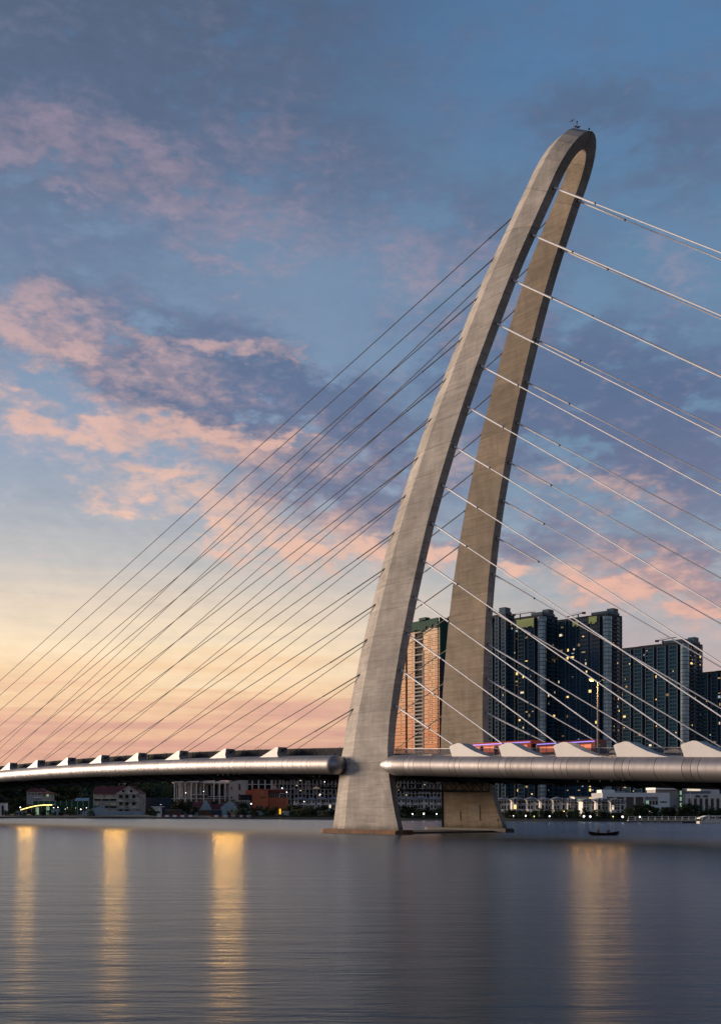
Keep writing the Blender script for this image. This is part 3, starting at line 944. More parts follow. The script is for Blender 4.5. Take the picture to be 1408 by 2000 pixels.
M['tower_highlight'] = mat('tower_highlight_glass', (0.28, 0.42, 0.50), 0.22, var=0.5, nscale=0.15, metal=0.35)  # lighter colour paints the vertical highlight onto the rounded bay
M['tower_edge'] = mat('tower_pale_edge', (0.22, 0.26, 0.30), 0.6)
M['brick'] = mat('bare_brick_infill', (0.72, 0.38, 0.24), 0.9, var=0.18, nscale=0.12)
M['brick_p'] = mat('cream_render_top', (0.80, 0.62, 0.47), 0.9, var=0.12, nscale=0.12)
M['conc_f'] = mat('raw_concrete_frame', (0.42, 0.38, 0.35), 0.9, var=0.2, nscale=0.2)
M['bark'] = mat('bark', (0.035, 0.028, 0.022), 0.95)


def leaf_mat(name, c1, c2):
    m = bpy.data.materials.new(name); m.use_nodes = True
    t = m.node_tree; b = t.nodes['Principled BSDF']
    oi = t.nodes.new('ShaderNodeObjectInfo'); geo = t.nodes.new('ShaderNodeTexCoord'); n = t.nodes.new('ShaderNodeTexNoise')
    n.inputs['Scale'].default_value = 0.9; t.links.new(geo.outputs['Object'], n.inputs['Vector'])
    a = t.nodes.new('ShaderNodeMath'); a.operation = 'ADD'; t.links.new(n.outputs[0], a.inputs[0])
    m2 = t.nodes.new('ShaderNodeMath'); m2.operation = 'MULTIPLY'; m2.inputs[1].default_value = .6; t.links.new(oi.outputs['Random'], m2.inputs[0]); t.links.new(m2.outputs[0], a.inputs[1])
    mr = t.nodes.new('ShaderNodeMapRange'); mr.inputs[1].default_value = .4; mr.inputs[2].default_value = 1.15; t.links.new(a.outputs[0], mr.inputs[0])
    r = t.nodes.new('ShaderNodeMix'); r.data_type = 'RGBA'; t.links.new(mr.outputs[0], r.inputs[0]); r.inputs[6].default_value = c1 + (1,); r.inputs[7].default_value = c2 + (1,)
    t.links.new(r.outputs[2], b.inputs['Base Color']); b.inputs['Roughness'].default_value = .75; b.inputs['Specular IOR Level'].default_value = .2
    return m


M['leaf'] = leaf_mat('dark_foliage', (0.016, 0.030, 0.016), (0.045, 0.068, 0.030))
M['leaf2'] = leaf_mat('olive_foliage', (0.034, 0.042, 0.016), (0.085, 0.088, 0.032))

# ------------------------------------------------------------------ trees
def tree_proto(seed, h, r, leafm, conifer=False, n=900, low=0.28):
    rnd = random.Random(seed)
    root = thing('tree', 'proto', 'tree', (0, 0, -500))
    tm = MB(); pts = [Vector((0, 0, -.3)), Vector((rnd.uniform(-.3, .3), 0, h * .3)), Vector((rnd.uniform(-.5, .5), rnd.uniform(-.3, .3), h * .62))]
    tm.tube(pts[0], pts[1], h * .028, h * .02, 6); tm.tube(pts[1], pts[2], h * .02, h * .01, 6)
    for i in range(6):
        a = rnd.uniform(0, 2 * pi); z = h * rnd.uniform(.28, .5)
        tm.tube((0, 0, z), (cos(a) * r * .6, sin(a) * r * .6, z + h * rnd.uniform(.12, .3)), h * .01, h * .003, 4)
    put('trunk', tm.mesh('trunk', M['bark'], smooth=False), root)
    cm = MB()
    cl = [(Vector((rnd.uniform(-.6, .6) * r, rnd.uniform(-.6, .6) * r, h * rnd.uniform(low + .1, .86))), rnd.uniform(.28, .5) * r) for _ in range(15)]
    cl.append((Vector((0, 0, h * .7)), r * .6))
    for k in range(n):
        c, rr = rnd.choice(cl)
        d = Vector((rnd.gauss(0, 1), rnd.gauss(0, 1), rnd.gauss(0, .8))).normalized()
        p = c + d * rr * rnd.uniform(.55, 1.08)
        if p.z > h: p.z = h - rnd.random() * .4
        s = rnd.uniform(.22, .5) * (h / 9) ** .5
        u = Vector((rnd.gauss(0, 1), rnd.gauss(0, 1), rnd.gauss(0, .6))).normalized(); v = u.orthogonal().normalized()
        cm.quad(p - u * s - v * s * .6, p + u * s - v * s * .6, p + u * s * .6 + v * s * .7, p - u * s * .7 + v * s * .6)
    put('crown', cm.mesh('crown', leafm), root)
    return root


def place_used(proto, used, *a, **k):
    if not used.get(proto.name):
        used[proto.name] = True
        loc, rz = a[0], a[1] if len(a) > 1 else 0
        proto.location = loc; proto.rotation_euler = (0, 0, rz)
        if k.get('sc'): proto.scale = (k['sc'],) * 3
        for q in ('label', 'group'):
            if k.get(q): proto[q] = k[q]
        return proto
    return dup(proto, *a, **k)


USED = {}
TP = [tree_proto(1, 9, 4.2, M['leaf'], low=.12), tree_proto(2, 8, 4.6, M['leaf'], low=.05), tree_proto(3, 10, 4.0, M['leaf'], low=.15), tree_proto(4, 7, 4.4, M['leaf2'], low=.02)]
TB = [tree_proto(7, 17, 8, M['leaf'], n=1500, low=.0), tree_proto(8, 19, 7.5, M['leaf'], n=1500, low=.0), tree_proto(9, 15, 8, M['leaf2'], n=1400, low=.0)]
BUSH = [tree_proto(12, 3.2, 2.6, M['leaf'], n=420, low=-.1), tree_proto(13, 2.6, 2.9, M['leaf2'], n=420, low=-.1)]
for p_, nm in [(b, 'bush') for b in BUSH]:
    p_.name = nm; p_['category'] = 'bush'


def row(protos, items, label, group, seed=0):
    """items: (x px, top y px, Y metres) in order from left to right"""
    rnd = random.Random(seed); n = len(items)
    for i, (xp, yp, Y) in enumerate(items):
        pr = protos[rnd.randrange(len(protos))]
        h0 = pr.children[0].name and {'t': 1}[('t')]
        H = gz(yp, Y) - 1.1
        base_h = HEI[id_of(pr)]
        which = 'leftmost' if i == 0 else ('rightmost' if i == n - 1 else ORD[i])
        lab = label.replace('#', which) + ('' if i in (0, n - 1) else ' from left')
        place_used(pr, USED, (gx(xp, Y), Y, 1.0), rnd.uniform(0, 6.28), label=lab, group=group, sc=H / base_h)


HEI = {}
for p_, h_ in zip(TP + TB + BUSH, (9, 8, 10, 7, 17, 19, 15, 3.2, 2.6)): HEI[p_.as_pointer()] = h_
def id_of(p): return p.as_pointer()


# the wood at the far left: individual big trees in front of a dark wooded rise
random.seed(21)
items = []
for k in range(26):
    x = -30 + k * 15.5 + random.uniform(-4, 4)
    items.append((x, 1533 + random.uniform(-5, 6) - (6 if k % 3 == 0 else 0), 640 + random.uniform(-15, 20)))
row(TB, items, 'tall dark tree, # in back row of the far-left wood', 'tall trees of the wood behind the left bank', 3)
items = []
for k in range(15):
    x = 4 + k * 12.5 + random.uniform(-4, 4)
    items.append((x, 1556 + random.uniform(-6, 6), 575 + random.uniform(-10, 14)))
row(TB[:2], items, 'dark green tree, # in middle row of the far-left wood', 'middle row of trees in the left wood', 4)
row(TB, [(272, 1534, 600), (290, 1530, 605), (311, 1531, 600), (331, 1533, 590)], 'dark tree # behind the blue sheet fence', 'trees behind the blue fence', 4)
# wooded rise behind
wm_ = MB(); rnd = random.Random(4)
for k in range(9000):
    x = rnd.uniform(gx(-120, 700), gx(345, 700)); y = rnd.uniform(690, 760); z = 1 + rnd.random() ** .7 * (20.5 + 3 * sin(x * .07) + 2 * sin(x * .23))
    p = Vector((x, y, z)); s = rnd.uniform(.8, 1.7)
    u = Vector((rnd.gauss(0, 1), rnd.gauss(0, .5), rnd.gauss(0, 1))).normalized(); v = u.orthogonal().normalized()
    wm_.quad(p - u * s - v * s * .6, p + u * s - v * s * .6, p + u * s * .6 + v * s * .7, p - u * s * .7 + v * s * .6)
put('distant_wood', wm_.mesh('distant_wood', M['leaf']), kind='stuff', label='dark far-off wood closing the view behind the left bank')
row(TP, [(8, 1566, 505), (22, 1573, 498), (96, 1583, 490), (112, 1571, 520)], 'small dark tree # near the lit riverside canopy', 'trees by the lit canopy', 6)
row(TP, [(292, 1580, 492), (345, 1566, 470), (356, 1562, 474), (368, 1564, 470), (378, 1572, 462)], 'round dark tree # left of the white gabled sheds', 'trees left of the white sheds', 7)
row(TP, [(420, 1566, 480), (448, 1564, 484), (462, 1562, 482), (474, 1568, 470), (482, 1576, 455)], 'dark tree # right of the white gabled sheds', 'trees right of the white sheds', 8)
row(TP, [(496, 1577, 440), (508, 1573, 444), (520, 1575, 440), (533, 1576, 440), (552, 1580, 432), (565, 1570, 436), (578, 1572, 430), (592, 1576, 428), (606, 1573, 426), (620, 1577, 424), (634, 1574, 422), (648, 1578, 420)],
    'dark riverside tree, # below the terracotta building', 'trees between the terracotta building and the near leg', 9)
row(TP[:3], [(778, 1581, 385), (790, 1574, 392), (803, 1573, 390), (818, 1580, 384), (832, 1575, 390), (846, 1583, 380), (858, 1577, 386)],
    'small dark tree # before the villas between the pylon legs', 'trees seen between the pylon legs', 10)
row(TP, [(988, 1582, 352), (1001, 1580, 350), (1014, 1582, 348), (1028, 1584, 346), (1044, 1583, 344), (1058, 1577, 342), (1070, 1579, 342), (1084, 1586, 340), (1098, 1584, 340), (1112, 1583, 338), (1126, 1582, 340),
             (1142, 1578, 338), (1160, 1586, 336), (1178, 1586, 336), (1196, 1590, 334), (1210, 1588, 334)],
    'dark tree, # before the white villas on the right', 'trees before the right-hand villas', 11)
row(TP[:3], [(1228, 1577, 328), (1240, 1570, 330), (1254, 1569, 328), (1268, 1572, 328), (1280, 1577, 326), (1296, 1575, 328), (1312, 1573, 326), (1330, 1576, 324), (1344, 1570, 326), (1358, 1572, 326), (1374, 1580, 322), (1390, 1574, 322), (1404, 1577, 322)],
    'large dark tree, # before the white offices', 'trees before the white offices', 12)
# bushes along the waterline
random.seed(31)
def shore(xp):
    for Y in range(600, 280, -1):
        x = gx(xp, Y)
        for (x0, y0), (x1, y1) in zip(bank_line, bank_line[1:]):
            if x0 <= x <= x1:
                if Y <= y0 + (y1 - y0) * (x - x0) / (x1 - x0): return Y
    return 320


for lab, xs, grp in (('low shrub, # along waterline below the lit canopy', [12, 30, 48, 66, 84, 104, 118, 138, 176], 'shrubs on the left waterline'),
                     ('low shrub, # on shore from sheds to near leg', [300, 458, 476, 500, 520, 548, 570, 590, 612, 632, 650], 'shrubs on the middle shore'),
                     ('low shrub, # on the shore between the pylon legs', [782, 796, 812, 828, 842, 856], 'shrubs between the pylon legs'),
                     ('low shrub, # on grassy shore right of the far leg', [1000, 1020, 1046, 1062, 1078, 1096, 1116, 1138, 1152, 1170, 1190, 1206], 'shrubs on the right shore'),
                     ('low shrub, # on the shore above the timber jetty', [1226, 1246, 1262, 1282, 1302, 1322, 1344, 1362, 1398], 'shrubs above the jetty')):
    n = len(xs)
    for i, xp in enumerate(xs):
        Y = shore(xp) + random.uniform(6, 12)
        which = 'leftmost' if i == 0 else ('rightmost' if i == n - 1 else ORD[i])
        place_used(BUSH[i % 2], USED, (gx(xp, Y), Y, .9), random.uniform(0, 6), label=lab.replace('#', which) + ('' if i in (0, n - 1) else ' from left'), group=grp, sc=random.uniform(.55, 1.15))
# grass strips
gs = MB(); rnd = random.Random(8)
for k in range(5200):
    xp = rnd.choice((rnd.uniform(440, 650), rnd.uniform(776, 862), rnd.uniform(985, 1225), rnd.uniform(985, 1225)))
    Y = shore(xp) + rnd.uniform(1.2, 7.5); p = Vector((gx(xp, Y), Y, .9)); h = rnd.uniform(.25, .8); w = rnd.uniform(.08, .2)
    gs.poly([p - Vector((w, 0, 0)), p + Vector((w, 0, 0)), p + Vector((rnd.uniform(-.2, .2), 0, h))])
put('shore_grass', gs.mesh('shore_grass', M['grass']), kind='stuff', label='rough green grass along the far shore')

# ------------------------------------------------------------------ buildings: simple grammar
def wall_front(m, x0, x1, z0, z1, y, depth=.1):
    m.box(((x0 + x1) / 2, y, (z0 + z1) / 2), (x1 - x0, depth, z1 - z0))


class Bld:
    """building in its own frame: x to the right, y away, z up, origin at its front left foot"""
    def __init__(s, name, label, xp, Y, rz=0.0, cat='building', group=None, z=1.0):
        s.root = thing(name, label, cat, (gx(xp, Y), Y, z), rz, group)
        s.Y = Y

    def part(s, name, mb, m, parent=None, kind=None, smooth=False):
        return put(name, mb.mesh(name, m, smooth=smooth), parent or s.root, kind=kind)

    def box(s, name, x0, x1, y0, y1, z0, z1, m, parent=None):
        b = MB(); b.box(((x0 + x1) / 2, (y0 + y1) / 2, (z0 + z1) / 2), (x1 - x0, y1 - y0, z1 - z0)); return s.part(name, b, m, parent)

    def hip(s, name, x0, x1, y0, y1, z0, h, m, over=.5, ridge=.25):
        b = MB(); x0 -= over; x1 += over; y0 -= over; y1 += over
        w, d = x1 - x0, y1 - y0; i = min(w, d) * .5
        r0, r1 = (x0 + i, (y0 + y1) / 2, z0 + h), (x1 - i, (y0 + y1) / 2, z0 + h)
        if w < d: r0, r1 = ((x0 + x1) / 2, y0 + i, z0 + h), ((x0 + x1) / 2, y1 - i, z0 + h)
        a, b_, c, d_ = (x0, y0, z0), (x1, y0, z0), (x1, y1, z0), (x0, y1, z0)
        if w >= d:
            b.quad(a, b_, r1, r0); b.quad(c, d_, r0, r1); b.poly([b_, c, r1]); b.poly([d_, a, r0])
        else:
            b.quad(b_, c, r1, r0); b.quad(d_, a, r0, r1); b.poly([a, b_, r0]); b.poly([c, d_, r1])
        b.quad(a, d_, c, b_)
        for (p, q) in ((a, b_), (b_, c), (c, d_), (d_, a)):
            b.quad((p[0], p[1], p[2] - .18), (q[0], q[1], q[2] - .18), q, p)
        return s.part(name, b, m)

    def gable(s, name, x0, x1, y0, y1, z0, h, m, axis='x', over=.3):
        b = MB()
        if axis == 'x':   # ridge along x
            ym = (y0 + y1) / 2
            for t in (0,):
                A = [(x0 - over, y0 - over, z0), (x1 + over, y0 - over, z0), (x1 + over, ym, z0 + h), (x0 - over, ym, z0 + h)]
                B_ = [(x1 + over, y1 + over, z0), (x0 - over, y1 + over, z0), (x0 - over, ym, z0 + h), (x1 + over, ym, z0 + h)]
                for q in (A, B_):
                    b.loft([[tuple(p) for p in q], [(p[0], p[1], p[2] + .2) for p in q]])
        else:
            xm = (x0 + x1) / 2
            A = [(x0 - over, y1 + over, z0), (x0 - over, y0 - over, z0), (xm, y0 - over, z0 + h), (xm, y1 + over, z0 + h)]
            B_ = [(x1 + over, y0 - over, z0), (x1 + over, y1 + over, z0), (xm, y1 + over, z0 + h), (xm, y0 - over, z0 + h)]
            for q in (A, B_):
                b.loft([[tuple(p) for p in q], [(p[0], p[1], p[2] + .2) for p in q]])
        return s.part(name, b, m)

    def window(s, x0, x1, z0, z1, y=0.0, m=None, frame=None, lit=False, name='window', deep=.16):
        """window set in the front wall at y: a proud frame and a pane set back in it"""
        b = MB(); t = .12
        for bx0, bx1, bz0, bz1 in ((x0 - t, x0, z0 - t, z1 + t), (x1, x1 + t, z0 - t, z1 + t), (x0, x1, z1, z1 + t), (x0, x1, z0 - t, z0)):
            b.box(((bx0 + bx1) / 2, y - .06, (bz0 + bz1) / 2), (bx1 - bx0, .16, bz1 - bz0))
        f = s.part(name, b, frame or M['wall_pale'])
        p = MB(); p.box(((x0 + x1) / 2, y - .02, (z0 + z1) / 2), (x1 - x0, .06, z1 - z0))
        s.part('pane', p, m or M['dark_win'], f)
        return f


def mpp(Y): return Y / F_PX

# ---- derelict riverside house
Y = 505; k = mpp(Y)
b = Bld('derelict_house', 'crumbling three storey house with dark red roof, gable and stained balconies', 182, Y)
W1, W2 = 46 * k, 93 * k
zt = gz(1551, Y) - 1; zf = zt / 3
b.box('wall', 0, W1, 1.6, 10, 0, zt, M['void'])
for i in range(3):
    b.box('balcony_front', 0, W1, 0, .3, zt * (i / 3) + zf * .28, zt * (i / 3) + zf * .86, M['wall_cream'])
    b.box('floor_slab', -.2, W1 + .2, -.1, 2, zt * (i / 3) + zf * .9, zt * (i / 3) + zf * 1.02, M['wall_grey'])
for x in (.1, W1 * .33, W1 * .66, W1 - .3): b.box('column', x, x + .35, .4, .75, 0, zt, M['wall_cream'])
b.gable('roof', 0, W2 - 3, -.2, 10, zt, gz(1537, Y) - 1 - zt, M['roof_red'], 'x')
gw = MB(); gw.box(((W1 + W2) / 2, 5, zt / 2), (W2 - W1, 12, zt)); b.part('gable_wing', gw, M['wall_cream'])
gg = MB(); zg = gz(1536, Y) - 1
gg.loft([[(W1 - .2, yy, zt), (W2 + .3, yy, zt), ((W1 + W2) / 2, yy, zg)] for yy in (-1.3, -.9)]); b.part('gable', gg, M['wall_cream'])
b.gable('roof', W1, W2, -1, 11, zt, zg - zt, M['roof_red'], 'y')
for i in range(3):
    for xx in (.12, .38, .66):
        x = W1 + (W2 - W1) * xx
        if (i, xx) == (0, .66): continue
        b.window(x, x + 1.5, zf * i + 1.3, zf * i + 3.0, -1.05, M['void'], M['wall_cream'])
    b.box('floor_slab', W1 - .2, W2 + .3, -1.5, -1.0, zf * (i + 1) - .5, zf * (i + 1) - .1, M['wall_grey'])
for x in (W1 + 2.6, W1 + 6.2): b.window(x, x + 1.2, zt + .7, zt + 1.8, -1.35, M['void'], M['wall_cream'])

# ---- blue hoarding on the shore in front of it
Y = 482; k = mpp(Y)
f = thing('hoarding_fence', 'pale blue sheet hoarding on the shore below the derelict house', 'fence', (gx(190, Y), Y, .8))
n = 15; w = 91 * k / n
random.seed(2)
for i in range(n):
    pm = MB(); pm.box((w * (i + .5), random.uniform(-.1, .1), 1.0 + random.uniform(-.05, .08)), (w * .94, .08, 2.2), rz=random.uniform(-.03, .03))
    put('sheet_panel', pm.mesh('sheet_panel', M['hoard'] if i % 4 else M['wall_blue']), f)
for i in range(n + 1):
    pm = MB(); pm.box((w * i, .12, 1.0), (.12, .12, 2.3)); put('post', pm.mesh('post', M['wall_grey']), f)
# ---- dark blue sheet fence to its right
Y = 520; k = mpp(Y)
f = thing('sheet_fence', 'tall dark blue corrugated sheet fence right of the derelict house', 'fence', (gx(278, Y), Y, .8))
n = 14; w = 57 * k / n; h = gz(1557, Y) - 1
for i in range(n):
    pm = MB()
    for j in range(4): pm.box((w * (i + (j + .5) / 4), .04 * (j % 2), h / 2), (w / 4.3, .1, h))
    put('sheet_panel', pm.mesh('sheet_panel', M['hoard_d']), f)
tp_ = MB(); tp_.beam((0, .2, h * .92), (w * n, .2, h * .92), .2, .25); put('top_rail', tp_.mesh('top_rail', M['wall_grey']), f)
# ---- small white cabin
Y = 490; k = mpp(Y)
b = Bld('white_cabin', 'small white flat-roofed cabin with an awning by the dark blue fence', 298, Y)
h = gz(1577, Y) - 1
b.box('wall', 0, 16 * k, 0, 3, 0, h, M['wall_white']); b.box('roof', -.6, 21 * k, -.5, 3.4, h, h + .25, M['white_p'])
b.window(.6, 1.8, 1.0, 2.0); b.window(2.2, 3.2, 1.0, 2.0)
# ---- red roofed houses on the rise at far left
Y = 560; k = mpp(Y)
b = Bld('hill_house', 'red roofed house among trees at far left with a white ground floor', 52, Y, z=6)
h = gz(1546, Y) - 6
b.box('wall', 0, 34 * k, 0, 8, 0, h, M['wall_grey']); b.hip('roof', 0, 34 * k, 0, 8, h, gz(1536, Y) - 6 - h, M['roof_red'])
for i in range(5): b.window(.8 + i * 1.6, 1.9 + i * 1.6, h - 1.9, h - .7)
b.box('balcony', 4, 34 * k + .3, -.8, 0, h - 3.4, h - 2.8, M['white_p'])
b = Bld('orange_roofed_house', 'small house with an orange tiled roof among dark trees at far left', 81, 555, z=5)
Y = 555; k = mpp(Y); h = gz(1550, Y) - 5
b.box('wall', 0, 19 * k, 0, 6, 0, h, M['wall_beige']); b.hip('roof', 0, 19 * k, 0, 6, h, gz(1546, Y) - 5 - h, M['roof_orange'], over=.9)
b.window(.8, 1.8, h - 1.6, h - .5); b.window(2.6, 3.6, h - 1.6, h - .5, m=M['lit_green'])
# ---- pale hut half hidden in trees
Y = 530; k = mpp(Y)
b = Bld('pale_hut', 'long pale hut with a shallow roof half hidden by trees', 147, Y, z=2)
h = gz(1565, Y) - 2
b.box('wall', 0, 24 * k, 0, 5, 0, h, M['wall_blue']); b.gable('roof', 0, 24 * k, 0, 5, h, 1.2, M['hoard'], 'x')
for i in range(3): b.window(.8 + i * 1.7, 1.9 + i * 1.7, 2, 3.2)
b.window(.6, 1.4, h - 2, h - 1)
# ---- dark low sheds and a small white shed on the left edge
Y = 486; k = mpp(Y)
b = Bld('white_shed', 'narrow white shed with a dark doorway at the left edge of the shore', 0, Y)
h = gz(1569, Y) - 1
b.box('wall', 0, 11 * k, 0, 3, 0, h, M['wall_white']); b.box('roof', -.2, 12 * k, -.3, 3.3, h, h + .15, M['roof_grey']); b.box('door', .7, 1.6, -.06, 0, 0, h * .8, M['void'])
b = Bld('blue_kiosk', 'pale blue kiosk under the left end of the lit canopy', 32, Y)
h = gz(1585, Y) - 1
b.box('wall', 0, 16 * k, 0, 3, 0, h, M['wall_blue']); b.box('roof', -.2, 17 * k, -.3, 3.3, h, h + .15, M['hoard']); b.box('door', 1.3, 2.2, -.06, 0, 0, h * .8, M['hoard_d'])
b = Bld('green_kiosk', 'dull green kiosk right of the lit canopy', 100, Y)
b.box('wall', 0, 14 * k, 0, 3, 0, h + 1, M['wall_blue']); b.box('roof', -.2, 15 * k, -.3, 3.3, h + 1, h + 1.2, M['green_net']); b.box('door', 1.3, 2.2, -.06, 0, 0, h * .9, M['void'])
# ---- lit canopy
Y = 495; k = mpp(Y)
c_ = thing('lit_canopy', 'curved riverside canopy edged with yellow light at far left', 'canopy', (gx(40, Y), Y, 1))
N_ = 12; arc = [(62 * k * t / N_, gz(1583 - 9.5 * sin(pi * .5 * min(1, t / N_ * 1.25)), Y) - 1) for t in range(N_ + 1)]
sm = MB(); sm.loft([[(x, 0, z), (x, 6, z + .3), (x, 6, z + .55), (x, 0, z + .25)] for x, z in arc]); put('roof', sm.mesh('roof', M['wall_grey']), c_)
for (xa, za), (xb, zb) in zip(arc, arc[1:]):
    e = MB(); e.beam((xa + .08, -.1, za + .1), (xb - .08, -.1, zb + .1), .12, .22); put('light_strip', e.mesh('light_strip', M['lamp_yellow']), c_)
for i in range(2, N_ + 1, 2):
    e = MB(); e.tube((arc[i][0], .3, 0), (arc[i][0], .3, arc[i][1]), .09, .09, 6); put('post', e.mesh('post', M['wall_grey']), c_)
for i in range(3, 12, 2):
    e = MB(); e.box((arc[i][0], 5.5, arc[i][1] / 2), (k * 6, .1, arc[i][1] * .8)); put('glass_wall', e.mesh('glass_wall', M['lit_green'] if i % 4 == 1 else M['dark_win']), c_)
# ---- green net screen behind it
f = thing('net_screen', 'long dark green net screen behind the lit canopy', 'fence', (gx(60, 520), 520, 1))
for i in range(14):
    e = MB(); e.box((2.3 + 4.6 * i * .56, 0, 3.3), (2.5, .08, 6.4)); put('net_panel', e.mesh('net_panel', M['green_net']), f)
    e = MB(); e.tube((2.3 + 4.6 * i * .56 - 1.28, .15, 0), (2.3 + 4.6 * i * .56 - 1.28, .15, 6.8), .07, .07, 5); put('post', e.mesh('post', M['wall_grey']), f)
# ---- sloping covered gangway
Y = 492; k = mpp(Y)
c_ = thing('covered_gangway', 'sloping glazed gangway rising to the derelict house', 'gangway', (gx(160, Y), Y, 1))
za, zb = gz(1588, Y) - 1, gz(1573, Y) - 1; x1 = 45 * k
e = MB(); e.loft([[(x, 0, z), (x, 2.6, z), (x, 2.6, z + .25), (x, 0, z + .25)] for x, z in ((0, za), (x1, zb))]); put('roof', e.mesh('roof', M['hoard']), c_)
for i in range(9):
    t0, t1 = i / 9, (i + 1) / 9
    e = MB(); e.loft([[(x1 * t, 0, .1), (x1 * t, .06, .1), (x1 * t, .06, za + (zb - za) * t - .05), (x1 * t, 0, za + (zb - za) * t - .05)] for t in (t0 + .012, t1 - .012)]); put('glass_panel', e.mesh('glass_panel', M['wall_blue'] if i % 3 else M['hoard']), c_)
# ---- rusty dark containers
for xp, wpx, lab in ((322, 31, 'long dark rusty site container left of the shore barriers'), (387, 27, 'rust-brown site container in front of the left gabled shed'), (414, 18, 'dark blue-grey container right of the rust-brown one')):
    Y = 458; k = mpp(Y); b = Bld('site_container', lab, xp, Y, cat='container', group='site containers on the shore'); h = gz(1583, Y) - 1
    b.box('body', 0, wpx * k, 0, 2.5, .1, h, M['rust_box'] if wpx != 18 else M['hoard_d']); b.box('roof', -.05, wpx * k + .05, -.05, 2.55, h, h + .12, M['wall_grey'])
    for i in range(int(wpx / 5)): b.box('rib', .5 + i * 1.05, .62 + i * 1.05, -.06, 0, .15, h - .05, M['rust_box'] if wpx != 18 else M['hoard_d'])
# ---- red and white barriers
random.seed(6)
bx = [(311 + i * 7.6) for i in range(9)] + [415 + i * 7.4 for i in range(3)] + [441 + i * 7.5 for i in range(8)]
for i, xp in enumerate(bx):
    Y = shore(xp) + 2.2
    white = i % 2 == 0
    grp = 'red and white barriers on the shore'
    side = ('left', 0, 9) if i < 9 else (('middle', 9, 12) if i < 12 else ('right', 12, 20))
    nth = ORD[i - side[1]]
    t = thing('shore_barrier', ('white' if white else 'red') + ' barrier, ' + nth + ' from left in the ' + side[0] + ' run on the shore', 'barrier', (gx(xp, Y), Y, .75), 0, grp)
    e = MB(); L_ = 1.45; e.loft([[(x, -.28, 0), (x, .28, 0), (x, .12, .35), (x, .09, .72), (x, -.09, .72), (x, -.12, .35)] for x in (-L_ / 2, L_ / 2)]); put('body', e.mesh('body', M['white_p'] if white else M['red_p']), t)

# ---- columned concrete hall
Y = 560; k = mpp(Y)
b = Bld('columned_hall', 'unfinished concrete hall with tall slender columns under a flat roof', 336, Y)
zt = gz(1525, Y) - 1; z0 = gz(1560, Y) - 1
W = 112 * k
b.box('back_wall', 1, W, 7, 12, 0, zt, M['wall_grey'])
b.box('roof', -.6, W * .56, -.8, 12, zt - .9, zt, M['wall_pale'])
b.box('roof_wing', W * .56, W, -.2, 12, zt - 1.4, zt - .2, M['wall_pale'])
for i, px_ in enumerate((5, 14, 26, 38, 48, 62, 82, 93, 104)):
    b.box('column', px_ * k - .25, px_ * k + .3, -.5, 0, 0, zt - .9, M['wall_pale'])
for z_, a_, b_ in ((z0, -.3, W), (z0 + 2.0, 9, W * .62), (z0 + 1.0, W * .62, W)): b.box('floor_slab', a_, b_, -.2, 7, z_ - .3, z_, M['wall_pale'])
for i in range(8): b.box('opening', 1.6 + i * 3.1, 3.0 + i * 3.1, 6.8, 6.98, z0 + .4, zt - 2.2, M['void'])
for i in range(4): b.box('inner_column', 3.2 + i * 5.2, 3.8 + i * 5.2, 3.4, 4.0, 0, zt - .9, M['wall_beige'])
b = Bld('concrete_block', 'beige concrete stair block with narrow dark windows beside the columned hall', 447, 550)
Y = 550; k = mpp(Y); W = 33 * k; zt = gz(1518, Y) - 1
b.box('wall', 0, W, 0, 12, 0, zt, M['wall_beige']); b.box('parapet', -.2, W + .2, -.2, 12.2, zt, zt + .4, M['wall_pale'])
for i in range(3):
    b.window(W * .56, W * .70, 2 + i * 5, 5.2 + i * 5); 
for i in range(3): b.window(W * .12, W * .2, 3 + i * 4.6, 4.6 + i * 4.6)
b = Bld('open_frame_block', 'open concrete frame block with dark bays behind the terracotta building', 480, 565)
Y = 565; k = mpp(Y); W = 50 * k; zt = gz(1517, Y) - 1
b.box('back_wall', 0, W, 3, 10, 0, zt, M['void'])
for i in range(5): b.box('column', i * W / 4 - .3, i * W / 4 + .3, 0, .6, 0, zt, M['wall_pale'])
for i in range(5): b.box('floor_slab', -.4, W + .4, -.1, 3, zt * (i + 1) / 5 - .35, zt * (i + 1) / 5, M['wall_pale'])

# ---- gabled sheds
Y = 468; k = mpp(Y)
for nm, xp, w, yt, lab, curved in (('gabled_shed', 391, 22, 1562, 'white gabled boat shed, left of the pair, with a dark red roof', False), ('gabled_shed', 431, 33, 1566, 'white shed with a curved gable, right of the pair', True)):
    b = Bld(nm, lab, xp, Y, cat='shed', group='white gabled sheds on the shore'); W = w * k; zt = gz(yt, Y) - 1; ze = zt * .42 if not curved else zt * .25
    prof = [(0, 0), (W, 0), (W, ze)] + [(W * (.5 + .5 * cos(t)), ze + (zt - ze) * sin(t) ** 1.15) for t in [pi / 2 * i / 6 for i in range(1, 6)]] + [(W * .5, zt)] if curved else [(0, 0), (W, 0), (W, ze), (W * .5, zt)]
    prof += [(0, zt * .6 if curved else ze)]
    e = MB(); e.loft([[(x, yy, z) for x, z in prof] for yy in (-.2, .2)]); b.part('gable_wall', e, M['wall_blue'])
    top = [p for p in prof if p[1] > 0]
    e = MB(); e.loft([[(x, yy, z - .05) for x, z in top] + [(x, yy, z - .35) for x, z in reversed(top)] for yy in (.25, 14)]); b.part('roof', e, M['roof_red'])
    b.box('door', W * .38, W * .6, -.26, -.2, 0, 2.2, M['hoard_d'])
    b.box('side_wall', -8 if not curved else -9, 0, 2, 12, 0, ze, M['wall_blue'])
    b.gable('side_roof', -9 if not curved else -9.5, 0, 1.6, 12, ze, zt - ze - 1.2, M['roof_red'], 'x')

